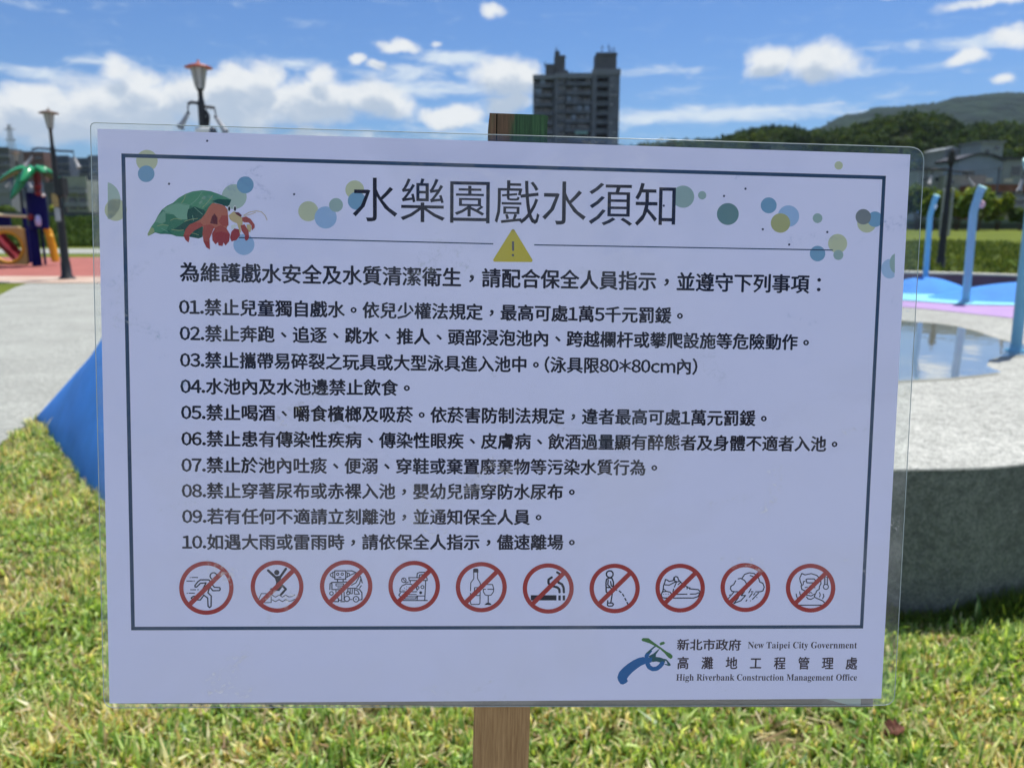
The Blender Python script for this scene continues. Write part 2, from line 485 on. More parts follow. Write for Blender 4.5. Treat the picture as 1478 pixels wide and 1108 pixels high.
tag(sheet('footway', [G(-500, 366), G(600, 366), G(600, 359.5), G(-500, 359)], 0.008, M['path']), kind='structure')

# ------------------------------------------------------------------ raised splash-pad platform
DZ = 0.52
A0 = G(52, 603); A1 = G(145, 722); C1 = V(143, 503, 4.82); W0 = G(1300, 893); W1 = G(1478, 875)
base_ctrl = [Vector((A0.x, A0.y, 0)), Vector((-2.55, 4.33, 0)), Vector((A1.x, A1.y, 0)), Vector((-1.15, 3.08, 0)), Vector((-0.3, 2.70, 0)), Vector((0.5, 2.46, 0)),
             Vector((W0.x, W0.y, 0)), Vector((W1.x, W1.y, 0)), Vector((2.6, 2.92, 0)), Vector((3.7, 3.9, 0)), Vector((4.6, 5.4, 0))]
def spline(ctrl, n=8):
    out = []
    for i in range(len(ctrl) - 1):
        p0, p1, p2, p3 = ctrl[max(i - 1, 0)], ctrl[i], ctrl[i + 1], ctrl[min(i + 2, len(ctrl) - 1)]
        for k in range(n):
            t = k / n
            out.append(0.5 * ((2 * p1) + (p2 - p0) * t + (2 * p0 - 5 * p1 + 4 * p2 - p3) * t * t + (3 * p1 - p0 - 3 * p2 + p3) * t ** 3))
    out.append(ctrl[-1].copy())
    return out
base_curve = spline(base_ctrl, 8)
crest_ctrl = [Vector((A0.x, A0.y, 0.0)), V(97.5, 553, 4.97), Vector((C1.x, C1.y, DZ)), V(188, 453.5, 4.62), Vector((-1.55, 4.0, 0.66)), Vector((-0.9, 3.4, DZ)), Vector((0.25, 2.62, DZ))]
crest_curve = spline(crest_ctrl, 8)
wall_start = Vector((0.25, 2.53, 0))
wall_line = [p for p in base_curve if p.x > 0.3]

deck = empty('pool_deck', (1.0, 5.0, 0)); tag(deck, kind='structure')
outline = [(p.x, p.y) for p in crest_curve[16:] if p.z < 0.53] + [(p.x, p.y) for p in wall_line] + [(5.2, 8.2), (4.6, 11.4), (0, 12.2), (-2.4, 9.0), (-2.5, 6.2)]
off = Vector((1.0, 5.0))
mb = MB()
mb.prism([(x - off.x, y - off.y) for x, y in outline], -0.02, DZ, 0)
mb.build('deck_slab', M['aggregate'], deck)
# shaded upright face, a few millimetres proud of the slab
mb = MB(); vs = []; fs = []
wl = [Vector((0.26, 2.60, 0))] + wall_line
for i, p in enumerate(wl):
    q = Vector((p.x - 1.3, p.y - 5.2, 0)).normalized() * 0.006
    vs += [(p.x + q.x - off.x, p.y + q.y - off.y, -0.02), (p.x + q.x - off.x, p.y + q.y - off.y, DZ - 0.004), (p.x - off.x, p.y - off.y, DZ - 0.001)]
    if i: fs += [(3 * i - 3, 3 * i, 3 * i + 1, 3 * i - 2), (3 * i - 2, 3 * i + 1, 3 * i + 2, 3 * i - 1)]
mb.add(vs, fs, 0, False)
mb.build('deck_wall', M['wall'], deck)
# blue rubber slope: steep at the turf, easing off towards its crest
rs = 14
bc = [p for p in base_curve if p.x < 0.3]
NB = 40
def resample(c, n):
    d = [0.0]
    for i in range(1, len(c)): d.append(d[-1] + (c[i] - c[i - 1]).length)
    out = []
    for k in range(n):
        t = d[-1] * k / (n - 1); j = 1
        while j < len(d) - 1 and d[j] < t: j += 1
        f = (t - d[j - 1]) / max(1e-9, d[j] - d[j - 1]); out.append(c[j - 1].lerp(c[j], f))
    return out
bR, cR = resample(bc, NB), resample(crest_curve, NB)
vs, fs = [], []
for i in range(NB):
    for j in range(rs + 1):
        s_ = j / rs
        q = bR[i].lerp(cR[i], s_); q.z = cR[i].z * (1 - (1 - s_) ** 1.6) - (0.03 if j == 0 else 0)
        if j == rs: q.z = cR[i].z + 0.004
        vs.append((q.x - off.x, q.y - off.y, q.z))
for i in range(NB - 1):
    for j in range(rs):
        a = i * (rs + 1) + j; fs.append((a, a + rs + 1, a + rs + 2, a + 1))
b0 = len(vs)
for i in range(NB):
    q = cR[i]; vs.append((q.x - off.x, q.y - off.y, -0.02))
fs += [((i + 1) * (rs + 1) - 1, (i + 2) * (rs + 1) - 1, b0 + i + 1, b0 + i) for i in range(NB - 1)]
mb = MB(); mb.add(vs, fs, 0, True)
mb.build('rubber_slope', M['rubber_blue'], deck)
# coloured rubber bands
def deck_sheet(name, px, dz, m):
    pts = [G(a, b, DZ) for a, b in px]
    return sheet(name, [(p.x - off.x, p.y - off.y) for p in pts], DZ + dz, m, deck)
deck_sheet('lilac_band', [(1180, 444), (1298, 443), (1345, 447), (1400, 453), (1460, 459.5), (1500, 464), (1600, 474), (1600, 452), (1464, 442), (1395, 441), (1298, 434), (1180, 432)], 0.004, M['rubber_lilac'])
deck_sheet('cyan_band', [(1180, 431.5), (1298, 433.5), (1395, 440.5), (1464, 441.5), (1600, 451), (1600, 424), (1464, 422), (1390, 421), (1298, 421), (1180, 421)], 0.008, M['rubber_cyan'])
deck_sheet('pink_band', [(1382, 421), (1434, 423.5), (1440, 418.5), (1380, 417.5)], 0.012, M['rubber_pink'])
water_px = [(1180, 462), (1301, 464), (1351, 468), (1380, 472), (1408, 479), (1430, 487), (1454, 494), (1480, 499), (1520, 507), (1560, 512), (1520, 513), (1478, 513.5), (1445, 516), (1428, 521), (1424, 529), (1436, 535), (1446, 538),
            (1425, 541), (1400, 544), (1370, 547), (1314, 550), (1180, 556)]
bed = mat('wet_basin_floor', (0.25, 0.25, 0.215), 0.8, 0.2, var=0.15, vscale=5)
deck_sheet('basin_floor', [(x + (3 if i < 9 else -2), y + (-1.5 if i < 9 else 2)) for i, (x, y) in enumerate(water_px)], 0.002, bed)
def water_material():
    m = bpy.data.materials.new('shallow_water'); m.use_nodes = True
    nt = m.node_tree; N, L = nt.nodes, nt.links
    N.remove(N['Principled BSDF'])
    fr = N.new('ShaderNodeFresnel'); fr.inputs[0].default_value = 1.36
    mu = N.new('ShaderNodeMath'); mu.operation = 'MULTIPLY_ADD'; mu.inputs[1].default_value = 0.62; mu.inputs[2].default_value = 0.03; mu.use_clamp = True
    L.new(fr.outputs[0], mu.inputs[0])
    tr = N.new('ShaderNodeBsdfTransparent'); tr.inputs[0].default_value = (0.93, 0.95, 0.93, 1)
    gl = N.new('ShaderNodeBsdfGlossy'); gl.inputs['Roughness'].default_value = 0.025; gl.inputs[0].default_value = (0.95, 0.97, 1, 1)
    tc = N.new('ShaderNodeTexCoord')
    n = N.new('ShaderNodeTexNoise'); n.inputs['Scale'].default_value = 5; n.inputs['Detail'].default_value = 3
    L.new(tc.outputs['Object'], n.inputs['Vector'])
    bp = N.new('ShaderNodeBump'); bp.inputs['Strength'].default_value = 0.10; bp.inputs['Distance'].default_value = 0.01
    L.new(n.outputs[0], bp.inputs['Height']); L.new(bp.outputs[0], gl.inputs['Normal']); L.new(bp.outputs[0], fr.inputs['Normal'])
    ms = N.new('ShaderNodeMixShader'); L.new(mu.outputs[0], ms.inputs[0]); L.new(tr.outputs[0], ms.inputs[1]); L.new(gl.outputs[0], ms.inputs[2])
    L.new(ms.outputs[0], N['Material Output'].inputs[0])
    return m
w_pts = [G(a, b, DZ) for a, b in water_px]
tag(sheet('water', [(p.x, p.y) for p in w_pts], DZ + 0.006, water_material()), kind='structure')

# two low rubber mounds on the splash pad
def mound(cx, cy, rx, ry, h, label):
    mb = MB(); n = 40; rings = 10; vs = [(0, 0, h)]; fs = []
    for j in range(1, rings + 1):
        s_ = j / rings
        for k in range(n):
            a = 2 * math.pi * k / n
            vs.append((rx * s_ * math.cos(a), ry * s_ * math.sin(a), h * math.cos(s_ * math.pi / 2) ** 1.1 - (0.004 if j == rings else 0)))
    for k in range(n): fs.append((0, 1 + k, 1 + (k + 1) % n))
    for j in range(rings - 1):
        for k in range(n):
            a = 1 + j * n + k; b = 1 + j * n + (k + 1) % n; fs.append((a, a + n, b + n, b))
    mb.add(vs, fs, 0, True)
    o = mb.build('rubber_mound', M['rubber_blue'], None, (cx, cy, DZ + 0.008))
    return tag(o, label, 'play mound', 'blue rubber mounds on the splash pad')
c = V(1334, 419, 8.75)
mound(c.x, 8.75, 0.52, 0.42, 0.15, 'small blue rubber mound at the foot of the slimmest water pipe')
c = V(1492, 430, 7.9)
mound(c.x, 7.95, 1.02, 0.50, 0.16, 'broad blue rubber mound behind the tall pipe at the right edge of the photo')

# low purple wall at the back of the pad
def pad_wall():
    root = empty('pad_wall', (5.0, 9.35, DZ))
    tag(root, 'low dark purple wall with a pale coping running behind the splash pad', 'wall')
    pts = [V(x, 410, y) for x, y in ((700, 9.6), (1000, 9.6), (1200, 9.6), (1305, 9.55), (1400, 9.4), (1478, 9.15), (1560, 8.9), (1700, 8.5))]
    tops = [(700, 391), (1000, 391), (1200, 391), (1305, 392), (1400, 394.5), (1478, 397), (1560, 400), (1700, 405)]
    body, cop = MB(), MB()
    for i in range(len(pts) - 1):
        for mb_, z0, z1, d in ((body, 0.0, -0.022, 0.0), (cop, -0.022, 0.0, 0.02)):
            q = []
            for k in (i, i + 1):
                t = V(tops[k][0], tops[k][1], pts[k].y).z - DZ
                lo = z0 if mb_ is body else t + z0
                hi = t + z1
                x, y = pts[k].x - 5.0, pts[k].y - 9.35
                q.append(((x, y - d, lo), (x, y + 0.16 + d, lo), (x, y + 0.16 + d, hi), (x, y - d, hi)))
            a, b = q
            mb_.add(list(a) + list(b), [(0, 4, 7, 3), (3, 7, 6, 2), (2, 6, 5, 1), (1, 5, 4, 0), (0, 3, 2, 1), (4, 5, 6, 7)])
    body.build('wall_body', M['purple'], root)
    cop.build('coping', M['coping'], root)
pad_wall()

# ------------------------------------------------------------------ bent water pipes
def water_pipe(px, Y, label, r, m1, knob=None, z0=DZ, knobmat=None):
    """px: list of picture points from the base up, all at distance Y"""
    base = V(px[0][0], px[0][1], Y)
    root = empty('water_pipe', (base.x, base.y, z0))
    tag(root, label, 'water pipe', 'bent blue water pipes of the splash pad')
    pts = [V(a, b, Y - 0.0) - root.location for a, b in px]
    pts[0] = Vector((0, 0, 0.0))
    # soften the bend
    P_ = [pts[0]]
    for i in range(1, len(pts) - 1):
        P_ += [pts[i].lerp(pts[i - 1], 0.12), pts[i].lerp(pts[i + 1], 0.0) * 0.6 + (pts[i].lerp(pts[i - 1], 0.06) + pts[i].lerp(pts[i + 1], 0.06)) * 0.2, pts[i].lerp(pts[i + 1], 0.2)]
    P_.append(pts[-1])
    mb = MB(); mb.tube(P_, r, 16); mb.build('pipe', m1, root)
    d = (P_[-1] - P_[-2]).normalized()
    # flared spout tilted towards the viewer
    d2 = (d + Vector((0.1, -0.35, 0))).normalized()
    mb = MB(); mb.tube([P_[-1] - d * 0.004, P_[-1] + d2 * r * 0.8], [r * 1.02, r * 1.16], 16, cap=True)
    sp_ = mb.build('spout', m1, root)
    mb = MB(); mb.tube([P_[-1] + d2 * (r * 0.8 + 0.001), P_[-1] + d2 * (r * 0.8 + 0.012)], [r * 1.1, r * 1.1], 16, cap=True)
    mb.build('spout_lens', M['mint'], sp_)
    mb = MB(); mb.lathe((0, 0, 0), [(r * 1.9, 0.0), (r * 1.9, 0.014), (r * 1.1, 0.02), (r * 1.02, 0.05)], 18)
    mb.build('base_flange', m1, root)
    if knob:
        k = V(knob[0], knob[1], Y) - root.location
        mb = MB(); prof = [(0.001, -1), (0.5, -0.87), (0.87, -0.5), (1, 0), (0.87, 0.5), (0.5, 0.87), (0.001, 1)]
        mb.lathe(k, [(a * knob[2], b * knob[2]) for a, b in prof], 14)
        mb.build('spray_knob', knobmat or M['white'], root)
pinkish = mat('pink_knob_paint', (0.60, 0.38, 0.46), 0.4, 0.5)
water_pipe([(1334.5, 417), (1342.5, 310), (1350, 286)], 8.95, 'slim bright blue bent water pipe nearest the sign, standing behind the small mound', 0.030, M['blue_pipe'], (1348, 298, 0.035))
water_pipe([(1393, 441), (1405, 305), (1415, 275)], 7.55, 'pale blue bent water pipe with a pink knob, in the middle of the three pipes', 0.036, M['pale_pipe'], (1416, 295, 0.036), knobmat=pinkish)
water_pipe([(1464.5, 517), (1477, 400), (1493, 262), (1486, 238)], 4.72, 'thick teal water pipe cut off by the right photo edge, standing in the pool', 0.031, M['blue_pipe'])

# ------------------------------------------------------------------ park lamps
def sphere_prof(r, n=6):
    return [(max(0.0005, r * math.sin(math.pi * i / n)), -r * math.cos(math.pi * i / n)) for i in range(n + 1)]

def park_lamp(base, H, label, hatm, rot=0.0, extra=None, name_group='park lamp posts with hanging horn lights', glassm=None, hs=1.0, arm=0.43, drop_arm=0.78):
    root = empty('park_lamp', base, rot)
    tag(root, label, 'lamp post', name_group)
    za = H - drop_arm
    mb = MB(); mb.lathe((0, 0, 0), [(0.15, 0), (0.15, 0.05), (0.11, 0.08), (0.10, 0.35), (0.085, 0.42), (0.075, 1.4), (0.075, 1.42), (0.068, 1.46), (0.052, za + 0.0), (0.05, za + 0.06), (0.036, za + 0.12), (0.033, H - 0.34), (0.05, H - 0.335), (0.055, H - 0.31)], 16)
    mb.build('pole', M['black'], root)
    mb = MB()
    mb.tube([(-arm, 0, za + 0.03), (-arm * 0.7, 0, za + 0.055), (-arm * 0.3, 0, za + 0.045), (0, 0, za + 0.02), (arm * 0.35, 0, za + 0.0), (arm * 0.75, 0, za - 0.005), (arm, 0, za - 0.01)], 0.022, 8)
    mb.build('arm', M['black'], root)
    mb = MB(); mb.lathe((0, 0, 0), [(0.058, H - 0.31), (0.068, H - 0.24), (0.062 + 0.043 * (hs if hs == 1 else 0), H - 0.03), (0.065 + 0.043 * (hs if hs == 1 else 0), H - 0.02)], 20)
    gl = mb.build('lantern', glassm or M['lamp_glass'], root)
    mb = MB()
    for k in range(6):
        a = k * math.pi / 3
        mb.tube([(0.062 * math.cos(a), 0.062 * math.sin(a), H - 0.30), (0.112 * math.cos(a), 0.112 * math.sin(a), H - 0.02)], 0.005, 5)
    mb.build('rib', M['black'], gl)
    mb = MB(); mb.lathe((0, 0, 0), [(0.0005, H - 0.018), (0.195 * hs + 0.03 * (1 - hs), H - 0.022), (0.20 * hs + 0.03 * (1 - hs), H - 0.012), (0.14 * hs, H + 0.015), (0.05, H + 0.04), (0.02, H + 0.05), (0.018, H + 0.085), (0.0005, H + 0.10)], 24)
    mb.build('hat', hatm, root)
    for sx, tilt in ((-1, 0.38), (1, -0.42)):
        ax_, az_ = sx * arm * 0.98, za + (0.03 if sx < 0 else -0.01)
        mb = MB(); mb.tube([(ax_, 0, az_), (ax_ + 0.01 * sx, 0, az_ - 0.10)], 0.010, 6)
        mb.lathe((ax_ + 0.01 * sx, 0, az_ - 0.13), sphere_prof(0.028), 10)
        hb = mb.build('horn_bracket', M['black'], root)
        d = Vector((sx * 0.55, -0.45, -1.0)).normalized()
        p0 = Vector((ax_ + 0.01 * sx, 0, az_ - 0.13))
        mb = MB(); mb.tube([p0, p0 + d * 0.07, p0 + d * 0.20, p0 + d * 0.27], [0.024, 0.026, 0.038, 0.055], 12, cap=False)
        mb.tube([p0 + d * 0.05, p0 + d * 0.12], 0.03, 10)
        mb.build('horn', M['horn'], root)
    if extra: extra(root, H, za)
    return root

def lampA_extra(root, H, za):
    mb = MB(); mb.box((0.03, -0.14, 1.78), (0.19, 0.10, 2.16)); mb.build('control_box', M['black'], root)
    mb = MB(); mb.box((-0.085, -0.098, 1.55), (0.045, -0.088, 1.83)); mb.build('yellow_notice', mat('ochre_plate', (0.38, 0.27, 0.12), 0.6, 0.3, var=0.2, vscale=9), root)
    mb = MB(); mb.box((-0.06, -0.098, 1.25), (0.055, -0.088, 1.53)); mb.build('grey_notice', mat('grey_plate', (0.42, 0.43, 0.47), 0.6, 0.3, var=0.1, vscale=9), root)
    mb = MB(); mb.lathe((0, 0, 0), [(0.19, 0.0), (0.19, 0.02), (0.16, 0.035)], 16); mb.build('base_plate', M['black'], root)
def lampB_extra(root, H, za):
    zc = za - 0.34
    mb = MB(); mb.tube([(-0.10, -0.05, zc), (0.10, -0.09, zc)], 0.045, 12); mb.build('floodlight_body', M['white'], root)
    mb = MB(); mb.lathe((0.13, -0.09, zc - 0.01), sphere_prof(0.062, 8), 12); mb.build('floodlight_head', M['black'], root)
    mb = MB(); mb.tube([(0.045, 0, za - 0.05), (0.085, -0.02, za - 0.13), (0.07, -0.02, za - 0.24), (0.045, 0, za - 0.30)], 0.028, 8); mb.build('cable_box', M['black'], root)
b = G(97, 403)
tA = V(78, 159, b.y)
park_lamp(b, tA.z - 0.05, 'black park lamp with brown hat at the edge of the red play surface', M['hat_dark'], 0.05, lampA_extra)
Yb = 12.4
t = V(286, 91, Yb)
park_lamp((t.x, Yb, 0), t.z - 0.05, 'black park lamp with a red hat rising from behind the upper left of the notice', M['hat'], 0.35, lampB_extra, drop_arm=0.56, arm=0.185)
t = V(28, 262, 33.0)
park_lamp((t.x, 33.0, 0), t.z + 1.1, 'distant thin black park lamp partly hidden by the green palm fronds of the play tower', M['hat_dark'], 0.1, drop_arm=1.0, arm=0.36)
t = V(1375, 216, 20.0)
park_lamp((t.x - 0.0, 20.0, 0), t.z - 0.05, 'black park lamp standing in the tall grass between two blue pipes', M['black'], 0.15, drop_arm=0.46, arm=0.48, glassm=M['black'], hs=0.36)
t = V(1497, 250, 14.0)
park_lamp((t.x, 14.0, 0), t.z + 0.75, 'park lamp just outside the right edge of the photo with one pale horn showing', M['hat_dark'], 0.15, drop_arm=0.75, arm=0.26)

# grey marker posts on the far lawn
for px, top in ((1363, 275), (1376, 274)):
    t = V(px, top, 62.0)
    mb = MB(); mb.tube([(0, 0, 0), (0, 0, t.z)], 0.085, 10)
    mb.lathe((0, 0, t.z), [(0.10, -0.02), (0.10, 0.05), (0.0005, 0.10)], 10)
    o = mb.build('marker_post', M['grey_metal'], None, (t.x, 62.0, 0))
    tag(o, 'thin grey post on the far lawn just %s of the black lamp pole' % ('left' if px < 1370 else 'right'), 'post', 'grey posts on the far lawn')

# ------------------------------------------------------------------ palm-roofed play tower
def play_tower():
    Y = 22.6
    def p(px, py, dy=0.0):
        v = V(px, py, Y + dy); return Vector((v.x - O.x, dy, v.z))
    O = V(52, 385, Y); O = Vector((O.x, Y, 0))
    root = empty('play_tower', O)
    tag(root, 'play tower with blue posts, tan round-hole panel and a green palm-leaf roof on red ground', 'play structure')
    def post(x0, x1, y0, y1, dy, name='post', m_=M['plastic_blue']):
        a, b_ = p(x0, y0, dy), p(x1, y1, dy)
        mb = MB(); w = (b_.x - a.x); mb.box((a.x, dy - w / 2, max(0, b_.z)), (b_.x, dy + w / 2, a.z)); return mb.build(name, m_, root)
    # trunk-like blue tower: a wide upper cladding on a narrower post
    a, b_ = p(41, 278), p(66, 330)
    mb = MB(); mb.tube([((a.x + b_.x) / 2, 0.02, b_.z), ((a.x + b_.x) / 2, 0.02, (a.z + b_.z) / 2), ((a.x + b_.x) / 2, 0.02, a.z)], [0.25, 0.262, 0.25], 12); mb.build('upper_drum', M['plastic_blue'], root)
    a, b_ = p(44, 325), p(57, 384)
    mb = MB(); mb.tube([((a.x + b_.x) / 2, 0, 0), ((a.x + b_.x) / 2, 0, a.z)], 0.125, 12); mb.build('post', M['plastic_blue'], root)
    post(61, 64.5, 330, 382, 0.3)
    post(-30, -24, 240, 384, 0.1); post(-30, -24, 240, 384, 1.4); post(36, 42, 300, 384, 1.5)
    a, b_ = p(-8, 312, 0.2), p(12, 329, 0.2)
    mb = MB(); mb.box((a.x - 0.5, 0.3, b_.z), (b_.x, 0.36, a.z)); mb.build('blue_panel', M['plastic_blue'], root)
    a, b_ = p(-40, 309), p(42, 313.5)
    mb = MB(); mb.tube([(a.x, -0.05, a.z + 0.02), (b_.x, -0.05, b_.z + 0.02)], 0.04, 8); mb.build('handrail', M['plastic_cream'], root)
    # tan panel with a round crawl hole and a raised yellow rim
    a, b_ = p(-16, 329), p(42, 382); c_ = p(13, 356.5)
    R_ = 0.42; n = 40; yy = -0.06
    ring_o, ring_i = [], []
    x0, x1, z0, z1 = a.x, b_.x, b_.z, a.z
    for k in range(n):
        t_ = 2 * math.pi * k / n; dx, dz = math.cos(t_), math.sin(t_)
        s_ = min(((x1 if dx > 0 else x0) - c_.x) / dx if abs(dx) > 1e-6 else 1e9, ((z1 if dz > 0 else z0) - c_.z) / dz if abs(dz) > 1e-6 else 1e9)
        ring_o.append((c_.x + dx * s_, c_.z + dz * s_)); ring_i.append((c_.x + dx * R_, c_.z + dz * R_))
    vs = [(x, yy, z) for x, z in ring_o] + [(x, yy, z) for x, z in ring_i] + [(x, yy + 0.07, z) for x, z in ring_o] + [(x, yy + 0.07, z) for x, z in ring_i]
    fs = []
    for k in range(n):
        j = (k + 1) % n
        fs += [(k, j, n + j, n + k), (2 * n + k, 3 * n + k, 3 * n + j, 2 * n + j), (n + k, n + j, 3 * n + j, 3 * n + k), (k, 2 * n + k, 2 * n + j, j)]
    mb = MB(); mb.add(vs, fs); pan = mb.build('crawl_panel', M['plastic_tan'], root)
    mb = MB(); pts = [(c_.x + R_ * math.cos(2 * math.pi * k / 32), yy - 0.01, c_.z + R_ * math.sin(2 * math.pi * k / 32)) for k in range(33)]
    mb.tube(pts, 0.035, 8, cap=False); mb.build('hole_rim', M['plastic_yellow'], pan)
    mb = MB(); mb.box((x0 - 0.01, yy - 0.03, z1 + 0.002), (x1 - 0.12, yy + 0.1, z1 + 0.05)); mb.build('top_rail', M['plastic_cream'], pan)
    # red slide seen through the hole
    q0, q1 = p(-12, 334, 0.9), p(28, 378, 0.9)
    mb = MB(); vs = []; N_ = 12
    for i in range(N_ + 1):
        t_ = i / N_; x = q0.x + (q1.x - q0.x) * t_; z = q0.z + (0.08 - q0.z) * (t_ ** 0.85 if t_ < .8 else t_)
        vs += [(x, 0.7, z + 0.18), (x, 0.72, z), (x, 1.2, z), (x, 1.22, z + 0.18)]
    fs = [(4 * i + k, 4 * i + k + 1, 4 * i + k + 5, 4 * i + k + 4) for i in range(N_) for k in range(3)]
    mb.add(vs, fs); mb.add([(x, y, z - 0.04) for x, y, z in vs], [f[::-1] for f in fs]); mb.build('red_slide', M['plastic_red'], root)
    # yellow climbing tube on the right, made of stacked steps
    a, b_ = p(62.5, 321), p(73.5, 374)
    mb = MB(); xx = (a.x + b_.x) / 2
    mb.tube([(xx + 0.03, 0.25, 0.12), (xx + 0.02, 0.2, 0.5), (xx - 0.02, 0.15, a.z - 0.25), (xx - 0.06, 0.1, a.z - 0.12)], [0.10, 0.11, 0.10, 0.085], 12)
    mb.lathe((xx - 0.06, 0.1, a.z - 0.10), sphere_prof(0.085), 12)
    mb.tube([(xx + 0.09, 0.1, 0.14), (xx + 0.08, 0.08, a.z - 0.42)], [0.06, 0.075], 10)
    mb.lathe((xx + 0.08, 0.08, a.z - 0.40), sphere_prof(0.076), 12)
    mb.build('climbing_tube', M['plastic_yellow'], root)
    # small fittings
    a = p(55, 318, -0.22); mb = MB(); mb.lathe(a, [(0.02, -0.16), (0.07, -0.14), (0.08, 0.0), (0.06, 0.12), (0.0005, 0.15)], 10); mb.build('lilac_bell', mat('lilac_plastic', (0.45, 0.48, 0.80), 0.3, 0.5), root)
    for px_, py_ in ((55, 268), (55, 278), (44, 313)):
        a = p(px_, py_, -0.27); mb = MB(); mb.lathe(a, sphere_prof(0.09), 12); mb.build('red_fitting', M['plastic_red'], root)
    a = p(62.5, 282, -0.2); mb = MB(); mb.lathe(a, sphere_prof(0.05), 12); mb.build('white_knob', M['white'], root)
    a = p(46, 280); b_ = p(60, 250)
    mb = MB(); mb.tube([p(54, 282), p(54, 258), p(52, 246)], [0.10, 0.09, 0.08], 10); mb.build('trunk', M['plastic_red'], root)
    # palm fronds: thick curved blades with a raised rib
    top = p(50, 244)
    fr = [(-1.05, -0.25, -0.42, 0.22), (-0.9, 0.5, -0.30, 0.2), (0.62, 0.3, -0.34, 0.17), (0.50, -0.35, -0.10, 0.16), (-0.32, -0.7, -0.80, 0.30), (0.05, -0.8, -0.38, 0.20), (0.2, 0.85, -0.3, 0.2)]
    for ex, ey, ez, w in fr:
        vs, fs = [], []; n_ = 10; L_ = math.hypot(ex, ey); ux, uy = ex / L_, ey / L_; sx, sy = -uy, ux
        for i in range(n_ + 1):
            t_ = i / n_
            cx_, cy_ = top.x + ex * t_, top.y + ey * t_
            cz_ = top.z + 0.16 * math.sin(math.pi * min(1, t_ * 1.1)) * (1 - t_) + ez * t_ ** 2.2
            ww = w * (math.sin(math.pi * (0.08 + 0.90 * t_)) ** 0.7) + 0.004
            vs += [(cx_ - sx * ww, cy_ - sy * ww, cz_ - ww * 0.55), (cx_, cy_, cz_ + 0.02), (cx_ + sx * ww, cy_ + sy * ww, cz_ - ww * 0.55), (cx_, cy_, cz_ - 0.03)]
        for i in range(n_):
            b0_ = 4 * i
            for k in range(4):
                fs.append((b0_ + k, b0_ + (k + 1) % 4, b0_ + 4 + (k + 1) % 4, b0_ + 4 + k))
        mb = MB(); mb.add(vs, fs, 0, True); mb.build('palm_frond', M['plastic_green'], root)
play_tower()

# ------------------------------------------------------------------ foliage
def rand_unit(n):
    v = RNG.normal(size=(n, 3)); return v / np.linalg.norm(v, axis=1)[:, None]

def leaf_quads(centres, size, ncard=1, updir=0.35, cols=None):
    """small pointed leaf clumps at random tilts"""
    n = len(centres)
    nrm = rand_unit(n); nrm[:, 2] = np.abs(nrm[:, 2]) + updir; nrm /= np.linalg.norm(nrm, axis=1)[:, None]
    t = np.cross(nrm, rand_unit(n)); t /= np.linalg.norm(t, axis=1)[:, None]
    b = np.cross(nrm, t)
    s = (size * RNG.uniform(0.6, 1.35, n))[:, None]
    asp = RNG.uniform(0.5, 0.9, n)[:, None]
    return np.stack([centres - t * s, centres - b * s * asp + t * s * 0.1, centres + t * s, centres + b * s * asp - t * s * 0.1], axis=1)

def crown_points(c, r, n, lobes=7):
    """points in a shell of overlapping lobes; uneven outline with gaps"""
    c = np.array(c); r = np.array(r)
    lc = rand_unit(lobes) * RNG.uniform(0.35, 0.72, (lobes, 1)); lc[:, 2] = np.abs(lc[:, 2]) * 0.9 - 0.15
    lr = RNG.uniform(0.34, 0.58, lobes)
    k = RNG.integers(0, lobes, n)
    u = rand_unit(n) * (RNG.uniform(0.55, 1.05, n) ** 0.6)[:, None]
    p = lc[k] + u * lr[k][:, None]
    return c + p * r, k

def tones(n, base, k=None, var=0.25, lobes=8):
    base = np.array(base)
    f = RNG.uniform(1 - var, 1 + var, n)
    c = base[None, :] * f[:, None]
    if k is not None:
        lf = RNG.uniform(0.75, 1.3, lobes)[k]; c = c * lf[:, None]
    c[:, 0] *= RNG.uniform(0.85, 1.2, n)
    return c

def shrub(px, py_top, py_bot, wpx, Y, col, label, name='shrub', group='shrubs in front of the grey sheds', n=900, cat='bush', size=None):
    top, bot = V(px, py_top, Y), V(px, py_bot, Y)
    w = wpx * Y / F_PX / 2; h = (top.z - max(0, bot.z))
    z0 = ground_z(top.x, Y)
    root = empty(name, (top.x, Y, z0)); tag(root, label, cat, group)
    ch = (top.z - z0)
    p, k = crown_points((0, 0, ch * 0.56), (w * 1.05, w * 0.9, ch * 0.52), n, 8)
    p[:, 2] = np.maximum(p[:, 2], 0.05)
    s = size or max(0.12, w * 0.13)
    quads_np('foliage', leaf_quads(p, s), M['leaf'], tones(n, col, k), root)
    mb = MB()
    for a in range(3):
        an = a * 2.1
        mb.tube([(0.1 * math.cos(an), 0.1 * math.sin(an), 0), (w * 0.3 * math.cos(an), w * 0.3 * math.sin(an), ch * 0.5)], [0.07 * max(1, ch / 3), 0.03], 7)
    mb.build('trunk', M['bark'], root)
    return root

